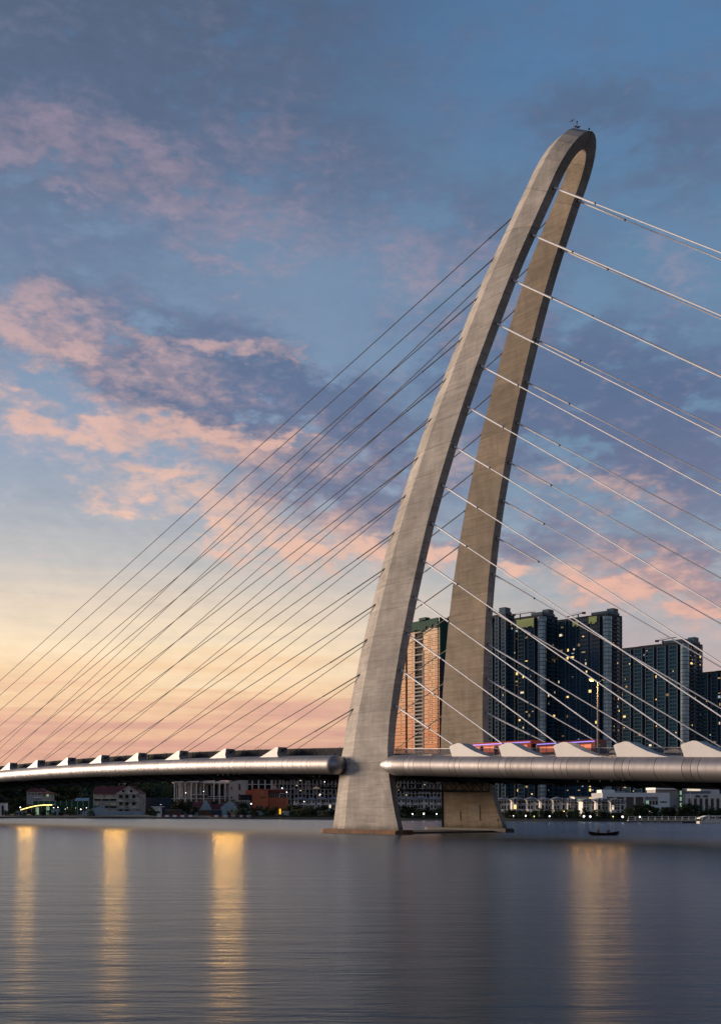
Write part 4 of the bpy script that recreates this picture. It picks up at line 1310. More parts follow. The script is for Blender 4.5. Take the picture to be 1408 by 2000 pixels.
# ---- terracotta building with a pale emblem
Y = 500; k = mpp(Y)
b = Bld('terracotta_building', 'terracotta cubic building with a pale round emblem on its wall', 478, Y)
H1 = gz(1543, Y) - 1
x0 = 14 * k; xA, xB = x0, 45 * k
b.box('main_block', xA, xB, 0, 14, 0, H1, M['wall_brown'])
b.box('parapet', xA - .1, xB + .1, -.1, 14.1, H1, H1 + .35, M['wall_brown'])
b.box('left_wing', 0, xA, 2.5, 12, 0, H1 - .2, M['wall_brown'])
b.box('screen_wing', -8 * k, 12 * k, -.6, 2.4, 0, gz(1553, Y) - 1, M['rail_dark'])
for i in range(5):
    for j in range(3): b.window(-6.5 * k + i * .82, -6.5 * k + i * .82 + .5, 1.2 + j * 2, 2.6 + j * 2, -.62)
b.box('right_wing', xB, 82 * k, 1.5, 12, 0, gz(1559, Y) - 1, M['wall_brown'])
b.box('terrace_roof', xB, 78 * k, 2, 12, gz(1548, Y) - 1, H1, M['roof_red'])
b.box('terrace_glazing', xB + .3, 74 * k, 4, 4.2, gz(1559, Y) - 1, gz(1548, Y) - 1, M['dark_win'])
for i in range(6): b.box('mullion', xB + .8 + i * 1.0, xB + .95 + i * 1.0, 3.6, 3.95, gz(1559, Y) - 1, gz(1548, Y) - 1, M['wall_grey'])
b.box('pale_frame', 67 * k, 68 * k, 1.2, 1.5, gz(1559, Y) - 1, gz(1550, Y) - 1, M['wall_pale']); b.box('pale_frame', 67 * k, 75 * k, 1.2, 1.5, gz(1551, Y) - 1, gz(1550, Y) - 1, M['wall_pale'])
for i in range(8): b.box('wall_groove', xB + .6 + i * .95, xB + .72 + i * .95, 1.42, 1.5, .2, gz(1561, Y) - 1, M['black'])
e = MB(); ex, ez = 35.5 * k, gz(1550, Y) - 1
for sc_, a0, a1, r_ in ((1, .4, 5.2, .95), (1, -.6, 2.2, .62)):
    pts = [(ex + cos(a0 + (a1 - a0) * i / 10) * r_ * .62, -.08, ez + sin(a0 + (a1 - a0) * i / 10) * r_) for i in range(11)]
    for p, q in zip(pts, pts[1:]): e.beam(p, q, .12, .12)
b.part('emblem', e, M['wall_beige'], kind=None)
e = MB()
for i in range(5): e.box((ex - 1.0 + i * .5, -.06, gz(1558, Y) - 1), (.36, .06, .42))
b.part('letter_row', e, M['black'], kind='stuff')
# ---- yellow totem sign
t = thing('totem_sign', 'small glowing yellow totem sign on the shore below the terracotta building', 'sign', (gx(547, 425), 425, 1))
e = MB(); e.box((0, 0, 1.9), (.62, .2, 2.0)); put('panel', e.mesh('panel', glow('totem_yellow', (1.0, .55, .02), 1.1)), t)
e = MB(); e.box((0, 0, .45), (.3, .18, .9)); put('post', e.mesh('post', M['black']), t)
# ---- low pale site wall
f = thing('site_wall', 'low pale blue-grey site wall behind the right-hand shore barriers', 'wall', (gx(463, 440), 440, .9))
for i in range(12):
    e = MB(); e.box((1.05 * i + .5, 0, .9 + (.2 if i % 5 else .35)), (1.0, .15, 1.9)); put('wall_panel', e.mesh('wall_panel', M['hoard']), f)
b = Bld('small_white_shed', 'small white shed right of the glowing yellow totem sign', 550, 428)
b.box('wall', 0, 2.8, 0, 2, 0, 1.9, M['hoard']); b.box('roof', -.1, 2.9, -.15, 2.1, 1.9, 2.05, M['wall_pale']); b.box('door', .9, 1.6, -.05, 0, 0, 1.6, M['wall_grey'])

# ------------------------------------------------------------------ villas
def villa(label, xp, Y, w, h, group, rz=0.0, variant=0, lit=()):
    b = Bld('white_villa', label, xp, Y, rz=rz, cat='villa', group=group)
    d = 9; r = random.Random(int(xp))
    b.box('wall', 0, w, 0, d, 0, h, M['wall_white'])
    b.box('cornice', -.25, w + .25, -.25, d, h - .35, h, M['wall_pale'])
    # roof in two steps like the real ones
    b.hip('roof', 0, w, 0, d, h + .02, .85, M['roof_grey'], over=.6)
    pw = w * .30; px = w * (.06 if variant % 2 else .62)
    b.box('bay', px, px + pw, -1.1, 0, 0, h - .6, M['wall_white'])
    b.hip('bay_roof', px, px + pw, -1.1, 3, h - .55, .5, M['roof_grey'], over=.3)
    fl = 3
    for f_ in range(fl):
        z0 = f_ * h / fl + .8
        if f_: b.box('string_course', -.08, w + .08, -.1, 0, f_ * h / fl - .08, f_ * h / fl + .1, M['wall_pale'])
        cols = [x for x in (w * .08, w * .27, w * .46, w * .66, w * .85)]
        for j, x in enumerate(cols):
            if px - .7 < x < px + pw - .1: continue
            b.window(x, x + .85, z0, z0 + 1.5, 0, M['lit_pale'] if (f_, j) in lit else M['dark_win'])
        b.window(px + pw * .22, px + pw * .78, z0, z0 + 1.45, -1.1, M['lit_warm'] if (f_, 9) in lit else M['dark_win'])
    bx = w * (.42 if variant % 2 else .05)
    b.box('balcony', bx, bx + w * .34, -.9, 0, h / 3 - .15, h / 3 + .75, M['wall_white'])
    b.box('balcony_recess', bx + .3, bx + w * .34 - .3, -.05, .0, h * .67 + .3, h - .7, M['void'])
    return b


g1 = 'white villas seen between the pylon legs'
Yv = 420; kv = mpp(Yv)
for i, (xp, wpx, yt) in enumerate(((771, 21, 1560), (793, 21, 1561), (815, 22, 1560), (838, 22, 1561), (861, 20, 1560))):
    villa('white villa with slate roof, ' + ORD[i] + ' from left of those between the pylon legs', xp, Yv, wpx * kv, gz(yt, Yv) - 1, g1, variant=i, lit=((2, 0),) if i == 3 else ())
g2 = 'white villas left of the near pylon leg'
Yv = 470; kv = mpp(Yv)
for i, (xp, wpx, yt) in enumerate(((574, 22, 1561), (597, 20, 1562), (618, 22, 1561), (641, 22, 1561))):
    villa('white villa left of the near pylon leg, ' + ORD[i] + ' from the left', xp, Yv, wpx * kv, gz(yt, Yv) - 1, g2, variant=i + 1, lit=((1, 0), (0, 1)) if i in (0, 3) else ())
g3 = 'white villas on the right bank'
vs = [(972, 26, 1563, 395), (999, 28, 1562, 390), (1029, 24, 1562, 386), (1054, 25, 1563, 382), (1080, 25, 1562, 378), (1106, 19, 1564, 376), (1138, 24, 1565, 366), (1163, 28, 1564, 362), (1192, 28, 1565, 358)]
for i, (xp, wpx, yt, Yv) in enumerate(vs):
    villa('cream white villa with grey hipped roof, ' + ORD[i] + ' from left in the right-hand row', xp, Yv, wpx * mpp(Yv), gz(yt, Yv) - 1, g3, variant=i,
          lit={1: ((1, 9),), 4: ((0, 9),), 8: ((1, 0),)}.get(i, ()))
b = Bld('low_white_house', 'low white flat-roofed house with lit windows behind the right-hand villas', 1122, 410)
k = mpp(410); h = gz(1557, 410) - 1
b.box('wall', 0, 28 * k, 0, 8, 0, h, M['wall_white']); b.box('roof', -.4, 29 * k, -.5, 8.3, h, h + .3, M['roof_grey'])
b.window(1, 2.5, h - 2, h - .8, m=M['lit_green']); b.window(3.4, 4.6, h - 2, h - .8)

# ------------------------------------------------------------------ white office buildings on the right
Y = 372; k = mpp(Y)
b = Bld('white_office', 'long white office building with brown bays and two rows of lit windows', 1176, Y, rz=0.05)
zt = gz(1549, Y) - 1; W = 133 * k; zm = zt * .5
b.box('wall', 0, W, .6, 14, 0, zt, M['wall_grey'])
b.box('top_band', 0, W, 0, .6, zt - 1.4, zt, M['white_p']); b.box('end_pier', W - 22 * k, W, 0, .58, 0, zt - 1.4, M['white_p'])
b.box('left_pier', 0, 9 * k, 0, .58, 0, zt - 1.4, M['white_p'])
b.box('stair_head', 0, 26 * k, .8, 7, zt, zt + 1.0, M['white_p'])
b.box('roof_plant', 30 * k, 50 * k, 3, 6, zt, zt + .6, M['wall_grey'])
M['brown_bay'] = mat('brown_louvre', (0.14, 0.095, 0.085), 0.8, var=0.15, nscale=1)
for i in range(4):
    x = (11 + i * 19) * k
    b.box('brown_bay', x, x + 13 * k, .3, .6, 0, zt - 1.5, M['brown_bay'])
    b.box('pilaster', x + 13.6 * k, x + 17.6 * k, .1, .6, 0, zt - 1.42, M['wall_pale'])
for r_, z_ in enumerate((zt - 4.0, zt - 6.6)):
    b.box('sill_band', 86 * k, W - 22 * k, 0, .6, z_ - .9, z_ - .1, M['white_p'])
    for j in range(4):
        b.window((88 + j * 6) * k, (88 + j * 6 + 5) * k, z_, z_ + 1.4, .58, (M['lit_pale'] if (j < 2 and r_ == 1) else (M['lit_green'] if j == 0 else M['dark_win'])), M['white_p'])
for z_ in (zt - 3.3, zt - 6.0): b.box('slot_window', W - 18 * k, W - 5 * k, -.04, 0, z_, z_ + .45, M['dark_win'])
b.box('side_wall', W, W + .1, 0, 14, 0, zt, M['white_p'])
b.window(11 * k + .5, 11 * k + 1.1, zt - 2.6, zt - 2.0, .28, M['lit_warm'])
b = Bld('stepped_office', 'pale stepped office building at the right edge with vertical fins and lit glass', 1286, 392)
Y = 392; k = mpp(Y); zt = gz(1551, Y) - 1; zu = gz(1538, Y) - 1
b.box('upper_floor', 0, 46 * k, 4, 16, 0, zu - .8, M['wall_grey']); b.box('upper_roof', -2 * k, 60 * k, 2.5, 16, zu - .8, zu, M['white_p'])
b.box('link_block', 40 * k, 128 * k, 5, 18, 0, zu, M['wall_pale']); b.box('lit_soffit', 64 * k, 90 * k, 4.8, 4.98, zu - 1.3, zu - .2, M['lit_pale'])
b.box('dark_band', 48 * k, 105 * k, 2, 5, zt, zt + 1.0, M['roof_grey'])
b.box('wall', 48 * k, 128 * k, 1, 5, 0, zt, M['wall_grey']); b.box('top_band', 54 * k, 128 * k, .6, 1, zt - 1.6, zt, M['wall_pale'])
for i in range(7): b.box('pilaster', (54 + i * 11) * k, (58.5 + i * 11) * k, .3, 1, 0, zt - 1.6, M['wall_pale'])
for i in range(6): b.box('window_strip', (59 + i * 11) * k, (64.5 + i * 11) * k, .8, .98, 0, zt - 1.9, M['dark_win'])
b.box('stair_glazing', 42 * k, 47 * k, .9, 1.2, 0, zt + .4, M['dark_win'])
for i in range(4): b.box('lit_pane', 43 * k, 46.5 * k, .8, .88, 1.5 + i * 2.1, 2.9 + i * 2.1, M['lit_green'])
b.window(73 * k, 82 * k, zt - 1.2, zt - .5, .55); b.window(88 * k, 97 * k, zt - 1.2, zt - .5, .55)

# ------------------------------------------------------------------ timber jetty, pontoon
Y = 309
j = thing('jetty', 'long low timber jetty with a pale handrail along the right shore', 'jetty', (gx(1226, Y), Y, 0))
k = mpp(Y); W = 170 * k
e = MB(); e.box((W / 2, 0, .75), (W, 1.8, .18)); put('deck', e.mesh('deck', M['wall_beige']), j)
for i in range(14):
    e = MB(); e.tube((i * W / 13, -.7, -.5), (i * W / 13, -.7, .7), .12, .12, 6); put('pile', e.mesh('pile', M['bark']), j)
    e = MB(); e.box((i * W / 13, -.8, 1.3), (.14, .12, 1.0)); put('rail_post', e.mesh('rail_post', M['wall_pale']), j)
e = MB(); e.box((W / 2, -.8, 1.82), (W, .12, .12)); put('handrail', e.mesh('handrail', M['wall_pale']), j)
e = MB(); e.box((W / 2, -.8, 1.35), (W, .06, .08)); put('mid_rail', e.mesh('mid_rail', M['wall_pale']), j)
e = MB(); e.loft([[(x, -3.4, .05), (x, -1.2, .05), (x, -1.2, .45), (x, -3.4, .45)] for x in (W * .58, W)]); put('float', e.mesh('float', M['hoard_d']), j)
p = thing('pontoon_shelter', 'small white pontoon shelter at the right edge of the shore', 'shelter', (gx(1370, 300), 300, 0))
k = mpp(300)
e = MB(); e.box((3.6, 1.5, .3), (8.2, 3, .6)); put('float', e.mesh('float', M['wall_pale']), p)
e = MB(); e.loft([[(x, 0, 1.9 - .6 * (x < 1)), (x, 3, 1.9 - .6 * (x < 1)), (x, 3, 2.1 - .6 * (x < 1)), (x, 0, 2.1 - .6 * (x < 1))] for x in (-.4, 1.4, 8)]); put('roof', e.mesh('roof', M['white_p']), p)
for i in range(5):
    e = MB(); e.box((1.4 + i * 1.5, .1, 1.2), (.1, .1, 1.4)); put('post', e.mesh('post', M['white_p']), p)
e = MB(); e.box((4.6, .05, .95), (6.6, .06, .6)); put('side_panel', e.mesh('side_panel', M['wall_pale']), p)

# ------------------------------------------------------------------ people: one continuous skinned body each
def person_mesh(name, joints, edges, radii, mats_fn, mats):
    me = bpy.data.meshes.new(name); me.from_pydata(joints, edges, [])
    o = bpy.data.objects.new(name, me); C.objects.link(o)
    md = o.modifiers.new('skin', 'SKIN'); md.use_smooth_shade = True
    for v, r in zip(me.skin_vertices[0].data, radii): v.radius = (r, r)
    me.skin_vertices[0].data[0].use_root = True
    sb = o.modifiers.new('sub', 'SUBSURF'); sb.levels = 1; sb.render_levels = 1
    dg = bpy.context.evaluated_depsgraph_get()
    nm = bpy.data.meshes.new_from_object(o.evaluated_get(dg))
    bpy.data.objects.remove(o); nm.name = name
    nm.materials.clear()
    for m_ in mats: nm.materials.append(m_)
    for p_ in nm.polygons: p_.material_index = mats_fn(p_.center); p_.use_smooth = True
    return nm


J_ = [(0, 0, .95), (0, 0, 1.15), (0, 0, 1.40), (0, 0, 1.50), (0, .01, 1.60), (0, .01, 1.70),
      (.10, 0, .90), (.11, -.02, .50), (.11, 0, .10), (.11, -.12, .04), (-.10, 0, .90), (-.11, .03, .50), (-.11, .08, .10), (-.11, -.05, .04),
      (.19, 0, 1.40), (.24, .02, 1.12), (.22, -.10, .90), (.21, -.15, .82), (-.19, 0, 1.40), (-.24, .02, 1.12), (-.23, -.08, .88), (-.22, -.12, .80)]
E_ = [(0, 1), (1, 2), (2, 3), (3, 4), (4, 5), (0, 6), (6, 7), (7, 8), (8, 9), (0, 10), (10, 11), (11, 12), (12, 13), (2, 14), (14, 15), (15, 16), (16, 17), (2, 18), (18, 19), (19, 20), (20, 21)]
R_ = [.15, .14, .14, .06, .095, .085, .10, .065, .045, .04, .10, .065, .045, .04, .075, .05, .038, .035, .075, .05, .038, .035]
M['skin'] = mat('skin', (0.30, 0.17, 0.11), 0.6); M['hair'] = mat('dark_hair', (0.012, 0.010, 0.010), 0.6)
M['cloth_a'] = mat('dark_shirt', (0.03, 0.035, 0.05), 0.8); M['cloth_b'] = mat('grey_shirt', (0.16, 0.15, 0.15), 0.8); M['cloth_c'] = mat('maroon_shirt', (0.12, 0.02, 0.02), 0.8)
M['trousers'] = mat('dark_trousers', (0.02, 0.02, 0.025), 0.8)


def zone(c):
    if c.z > 1.66 or (c.z > 1.57 and c.y > .05): return 3
    if c.z > 1.47: return 0
    if abs(c.x) > .17 and c.z < 1.06: return 0
    if c.z > .93: return 1
    return 2


PM = {q: person_mesh('person_' + q, J_, E_, R_, zone, [M['skin'], M[q], M['trousers'], M['hair']]) for q in ('cloth_a', 'cloth_b', 'cloth_c')}


def find_L(xp, c, z=13):
    best = min(((abs(704 + F_PX * bw(l / 10, c, z).x / bw(l / 10, c, z).y - xp), l / 10) for l in range(-1100, 1800, 3)))
    return best[1]


pl = [(242, 'cloth_a', 'person in dark shirt, leftmost of the people on the bridge'), (247, 'cloth_b', 'person in grey shirt beside the leftmost one on the bridge'),
      (319, 'cloth_a', 'person in dark clothes, left one of the second pair on the bridge'), (324, 'cloth_c', 'person in maroon shirt, right one of the second pair on the bridge'),
      (391, 'cloth_a', 'person leaning at the rail right of the third visible fin'),
      (416, 'cloth_a', 'person in dark clothes, left one of the pair before the middle left fin'), (422, 'cloth_b', 'person in grey, right one of the pair before the middle left fin'),
      (452, 'cloth_b', 'person in grey just right of the middle left fin'), (476, 'cloth_a', 'person alone on the bridge between the two fins nearest the leg, left'),
      (506, 'cloth_a', 'person in dark shirt, left of two before the last left fin'), (509, 'cloth_c', 'person in maroon, right of two before the last left fin'),
      (664, 'cloth_a', 'person on the bridge right beside the near pylon leg'),
      (940, 'cloth_a', 'person standing behind the glass rail before the far leg edge'), (966, 'cloth_c', 'person in maroon by the second right fin'), (970, 'cloth_b', 'person in grey by the second right fin'),
      (1173, 'cloth_a', 'person in black behind the glass rail left of the fourth right fin')]
random.seed(9)
for xp, cl, lab in pl:
    cc = -9.9
    L = find_L(xp, cc)
    put('person', PM[cl], None, tuple(bw(L, cc, deckz(L) + .37)), (0, 0, random.uniform(-2.2, .8)), None, lab, 'person', 'people walking on the bridge')

# ------------------------------------------------------------------ buses on the bridge
def bus(label, L0, c, body, strip, strip2, length=11.5):
    root = thing('bus', label, 'bus', tuple(bw(L0, c, deckz(L0) + .1)), TH, 'buses crossing the bridge')
    # local frame: x along c, y along d
    h, w = 3.15, 2.5; y1 = length
    def P(name, mb, m, parent=None): return put(name, mb.mesh(name, m), parent or root)
    e = MB()
    sec = [(-w / 2, .35), (w / 2, .35), (w / 2, 2.75), (w / 2 - .18, h), (-w / 2 + .18, h), (-w / 2, 2.75)]
    e.loft([[(x * s_, y, z) for x, z in sec] for y, s_ in ((0, .93), (.18, 1), (y1 - .18, 1), (y1, .93))]); P('body', e, body)
    n = 7
    for i in range(n):
        a, b_ = .9 + i * (y1 - 1.6) / n, .9 + (i + 1) * (y1 - 1.6) / n - .12
        e = MB(); e.box((-w / 2 - .012, (a + b_) / 2, 2.02), (.03, b_ - a, .85)); P('window', e, M['bus_win'])
        e = MB(); e.box((w / 2 + .012, (a + b_) / 2, 2.02), (.03, b_ - a, .85)); P('window', e, M['bus_win'])
    e = MB(); e.box((-w / 2 - .02, y1 / 2, 2.86), (.05, y1 - .6, .13)); P('light_strip', e, strip)
    e = MB(); e.box((-w / 2 - .02, y1 / 2, 1.05), (.04, y1 - 1.0, .16)); P('lower_stripe', e, strip2)
    for y in (0, y1):
        e = MB(); e.box((0, y + (-.02 if y == 0 else .02), 1.95), (w * .84, .04, 1.25)); P('windscreen', e, M['dark_win'])
    for y in (2.2, y1 - 2.6):
        for x in (-w / 2 + .1, w / 2 - .1):
            e = MB(); e.tube((x - .14, y, .48), (x + .14, y, .48), .48, .48, 16); wl = P('wheel', e, M['black'])
            e = MB(); e.tube((x - .16, y, .48), (x + .16, y, .48), .22, .22, 10); P('hub', e, M['wall_grey'], wl)
    for x in (-.85, .85):
        e = MB(); e.box((x, -.04, .95), (.3, .06, .2)); P('headlight', e, M['lit_pale'])
        e = MB(); e.box((x, y1 + .04, .95), (.25, .06, .25)); P('tail_light', e, M['tail'])
    return root


M['bus_red'] = mat('bus_red', (0.55, 0.07, 0.035), 0.4); M['bus_dark'] = mat('bus_dark_red', (0.20, 0.025, 0.03), 0.4)
M['bus_win'] = mat('bus_lit_window', (0.3, 0.09, 0.04), 0.3, emit=(1.0, 0.22, 0.10), estr=1.0)
M['tail'] = glow('tail_lamp', (1.0, .05, .02), 3.0)
M['strip_violet'] = glow('violet_strip', (0.36, 0.28, 1.0), 1.0); M['strip_orange'] = glow('orange_strip', (1.0, .3, .12), 0.5); M['strip_green'] = glow('green_strip', (0.02, .85, .30), 0.45)
bus('orange-red bus with a violet-blue roof strip right of the far leg', -23.0, 2.2, M['bus_red'], M['strip_violet'], M['strip_orange'], 12.5)
bus('dark red bus with a green lower stripe ahead of the orange-red one', -35.2, 2.2, M['bus_dark'], M['strip_violet'], M['strip_green'], 11.4)

# ------------------------------------------------------------------ street lamp on the bridge
L0 = -36.2
p0 = bw(L0, 0, deckz(L0) + .09)
lp = thing('street_lamp', 'tall double-arm street lamp on the bridge with a glowing orange head', 'street lamp', tuple(p0))
Hh = gz(1327, p0.y) - p0.z
e = MB(); e.tube((0, 0, 0), (0, 0, Hh - .5), .13, .08, 8); put('pole', e.mesh('pole', M['wall_beige']), lp)
e = MB(); e.box((0, 0, .3), (.5, .5, .6)); put('base', e.mesh('base', M['kerbc']), lp)
for s_ in (-1, 1):
    dv = BC * s_
    e = MB(); pr = Vector((0, 0, Hh - .6))
    for t in range(1, 6):
        q = Vector((dv.x * 1.15 * t / 5, dv.y * 1.15 * t / 5, Hh - .6 + .55 * sin(t / 5 * pi / 2))); e.tube(pr, q, .045, .045, 6); pr = q
    arm = put('arm', e.mesh('arm', M['wall_grey']), lp)
    e = MB(); e.box((pr.x + dv.x * .25, pr.y + dv.y * .25, pr.z + .02), (.7, .26, .12), rz=TH); put('lamp_housing', e.mesh('lamp_housing', M['wall_grey']), lp)
    if s_ < 0:
        e = MB(); e.ball((pr.x + dv.x * .25, pr.y + dv.y * .25, pr.z - .1), .36, 10, 8, sc=(1, 1, .7)); put('lamp_glass', e.mesh('lamp_glass', M['lamp_warm'], smooth=True), lp)
        ld = bpy.data.lights.new('lamp_glow', 'POINT'); ld.energy = 900; ld.color = (1.0, .58, .22); ld.shadow_soft_size = .3
        lo = put('lamp_glow', ld, lp, (pr.x + dv.x * .25, pr.y + dv.y * .25, pr.z - .5))

# ------------------------------------------------------------------ small lamps on the far bank
def bank_lamp(xp, yp, Y, label, m='lamp_white', r=.35, group='small lamps on the far bank', pole=True):
    z = gz(yp, Y); r *= .5
    t = thing('bank_lamp', label, 'lamp', (gx(xp, Y), Y, 1), 0, group)
    e = MB(); e.ball((0, -.2, z - 1), r, 8, 6); put('globe', e.mesh('globe', M[m], smooth=True), t)
    if pole:
        e = MB(); e.tube((0, 0, 0), (0, 0, z - 1 - r * .5), .07, .05, 5); put('pole', e.mesh('pole', M['wall_grey']), t)
        e = MB(); e.beam((0, 0, z - 1 - r * .5), (0, -.25, z - 1), .08, .08); put('arm', e.mesh('arm', M['wall_grey']), t)


for xp, yp, Y, lab, m, r in (
        (40, 1577.5, 488, 'bright white lamp at the left end of the lit canopy', 'lamp_white', .36), (105, 1578, 488, 'small white lamp just right of the lit canopy', 'lamp_white', .24),
        (113.5, 1577.5, 488, 'small white lamp, second right of the lit canopy', 'lamp_white', .24), (127.5, 1581.5, 486, 'bright yellowish lamp between the canopy and the gangway', 'lamp_white', .45),
        (132, 1578.5, 495, 'dim lamp close to the bright yellowish one', 'lamp_yellow', .22), (148, 1579, 495, 'dim lamp left of the gangway foot', 'lamp_yellow', .16),
        (158, 1581.5, 486, 'bright lamp at the foot of the glazed gangway', 'lamp_white', .34), (169, 1578.5, 490, 'small lamp over the glazed gangway', 'lamp_white', .2),
        (314, 1572, 489, 'small lamp over the white cabin', 'lamp_white', .14), (363, 1549, 555, 'white lamp at the left inside the columned hall', 'lamp_white', .28),
        (398, 1546.5, 555, 'white lamp in the middle of the columned hall', 'lamp_white', .25), (490.5, 1570.5, 470, 'white lamp left of the terracotta building wall', 'lamp_white', .42),
        (551, 1540, 520, 'white lamp left of the pair above the terracotta roof', 'lamp_violet', .4), (560, 1548, 520, 'white lamp lower right above the terracotta terrace', 'lamp_violet', .4),
        (634, 1528, 500, 'white lamp high under the deck left of the near leg', 'lamp_violet', .35), (625, 1552.5, 480, 'white lamp over the roofs left of the near leg', 'lamp_violet', .42),
        (594, 1566, 440, 'white lamp before the leftmost white villas', 'lamp_violet', .3), (805.5, 1590.5, 382, 'white lamp, left of three at ground between the pylon legs', 'lamp_violet', .42),
        (827.5, 1590, 382, 'white lamp, middle of three between the pylon legs', 'lamp_violet', .5), (852.5, 1590.5, 382, 'white lamp, right of three between the pylon legs', 'lamp_violet', .36),
        (1002.5, 1594, 345, 'small white lamp nearest the foot of the far leg', 'lamp_violet', .22), (1026.5, 1594, 343, 'white lamp second from the far leg on the right shore', 'lamp_violet', .36),
        (1043, 1595, 341, 'small yellow lamp on the right shore', 'lamp_yellow', .24), (1073, 1595, 338, 'white lamp before the middle right-hand villas', 'lamp_violet', .36),
        (1101, 1585.5, 342, 'small yellow lamp over the trees before the villas', 'lamp_yellow', .3), (1140, 1595, 332, 'bright white lamp, left of two near the villa gardens', 'lamp_violet', .55),
        (1152.5, 1595.5, 332, 'bright white lamp, right of two near the villa gardens', 'lamp_violet', .46), (1197, 1595.5, 328, 'yellow lamp before the rightmost villa', 'lamp_yellow', .28),
        (1215.5, 1596, 324, 'bright white lamp right of the yellow one by the rightmost villa', 'lamp_violet', .5), (1249, 1596, 318, 'white lamp under the first big tree before the offices', 'lamp_violet', .42),
        (1348, 1537, 384, 'round white lamp on the stepped office roof', 'lamp_violet', .3)):
    bank_lamp(xp, yp, Y, lab, m, r)

FLOOD = 620.0
# ------------------------------------------------------------------ lamps added under the deck edge to make gold streaks on the water
for xp, c, col, en, lab in ((52, -13.0, (1.0, .45, .07), .8, 'added floodlight under the deck edge, leftmost'), (225, -13.0, (1.0, .44, .06), .9, 'added floodlight under the deck edge, second from left'),
                            (445, -13.0, (1.0, .44, .06), 1.0, 'added floodlight under the deck edge left of the near leg'), (1172, -13.0, (1.0, .40, .05), .17, 'added floodlight under the deck edge right of the far leg')):
    L = find_L(xp, c, 9)
    pz = deckz(L) - 2.82
    fl = thing('added_floodlight', lab, 'floodlight', tuple(bw(L, c, pz)), TH, 'added floodlights under the deck edge')
    for y_ in (-3.6, -1.8, 0, 1.8, 3.6):
        e = MB(); e.box((.12, y_, .02), (.2, .24, .14)); hs = put('housing', e.mesh('housing', M['void']), fl)
        e = MB(); e.box((.12, y_, .14), (.06, .08, .14)); put('bracket', e.mesh('bracket', M['void']), hs)
    for y_ in (-3.6, -1.8, 0, 1.8, 3.6):
        ld = bpy.data.lights.new('streak_flood', 'SPOT'); ld.energy = FLOOD * en; ld.color = col; ld.shadow_soft_size = .3
        ld.spot_size = radians(104); ld.spot_blend = .12
        lo = put('streak_flood', ld, fl, (-.15, y_, -.25)); lo.rotation_mode = 'QUATERNION'
        lo.rotation_quaternion = Matrix.Rotation(-TH, 4, 'Z').to_quaternion() @ Vector((0, -.80, -.60)).to_track_quat('-Z', 'Y')

# ------------------------------------------------------------------ sampan
bt = thing('sampan', 'small dark wooden boat with two hunched figures on the river at right', 'boat', (gx(1179, 168), 168, 0), radians(3))
e = MB(); secs = []
for t in range(11):
    u = -1 + t / 5; hw = .62 * (1 - abs(u) ** 2.4) + .03; sh = .34 + .32 * abs(u) ** 2
    secs.append([(u * 2.3, -hw, sh), (u * 2.3, -hw * .55, -.12 + .3 * abs(u) ** 4), (u * 2.3, hw * .55, -.12 + .3 * abs(u) ** 4), (u * 2.3, hw, sh), (u * 2.3, hw * .85, sh), (u * 2.3, 0, .05 + .3 * abs(u) ** 4), (u * 2.3, -hw * .85, sh)])
e.loft(secs); put('hull', e.mesh('hull', mat('boat_wood', (0.02, 0.012, 0.011), .7)), bt)
e = MB()
for x in (-1.2, .2, 1.3): e.box((x, 0, .3), (.25, .9, .05))
put('thwart', e.mesh('thwart', M['bark']), bt, kind='stuff')
JS = [(0, 0, .36), (.05, 0, .55), (.12, 0, .80), (.17, 0, .88), (.22, 0, .97), (.24, 0, 1.06), (.30, .10, .40), (.38, .10, .12), (.30, -.10, .40), (.38, -.10, .12), (.12, .18, .78), (.30, .20, .60), (.48, .14, .58), (.12, -.18, .78), (.30, -.20, .60), (.48, -.14, .58)]
ES = [(0, 1), (1, 2), (2, 3), (3, 4), (4, 5), (0, 6), (6, 7), (0, 8), (8, 9), (2, 10), (10, 11), (11, 12), (2, 13), (13, 14), (14, 15)]
RS_ = [.15, .14, .14, .06, .09, .08, .085, .055, .085, .055, .07, .05, .036, .07, .05, .036]
sit = person_mesh('seated_person', JS, ES, RS_, lambda c: 3 if c.z > 1.02 else (0 if c.z > .86 else (1 if c.z > .45 else 2)), [M['skin'], M['cloth_c'], M['trousers'], M['hair']])
for x, rz, lab in ((-1.0, 0, 'seated person in maroon at the left end of the dark boat'), (.9, pi, 'seated person in maroon at the right end of the dark boat')):
    v = Matrix.Rotation(radians(3), 4, 'Z') @ Vector((x, 0, 0))
    put('person', sit, None, (gx(1179, 168) + v.x, 168 + v.y, .02), (0, 0, rz), None, lab, 'person', 'people in the boat')

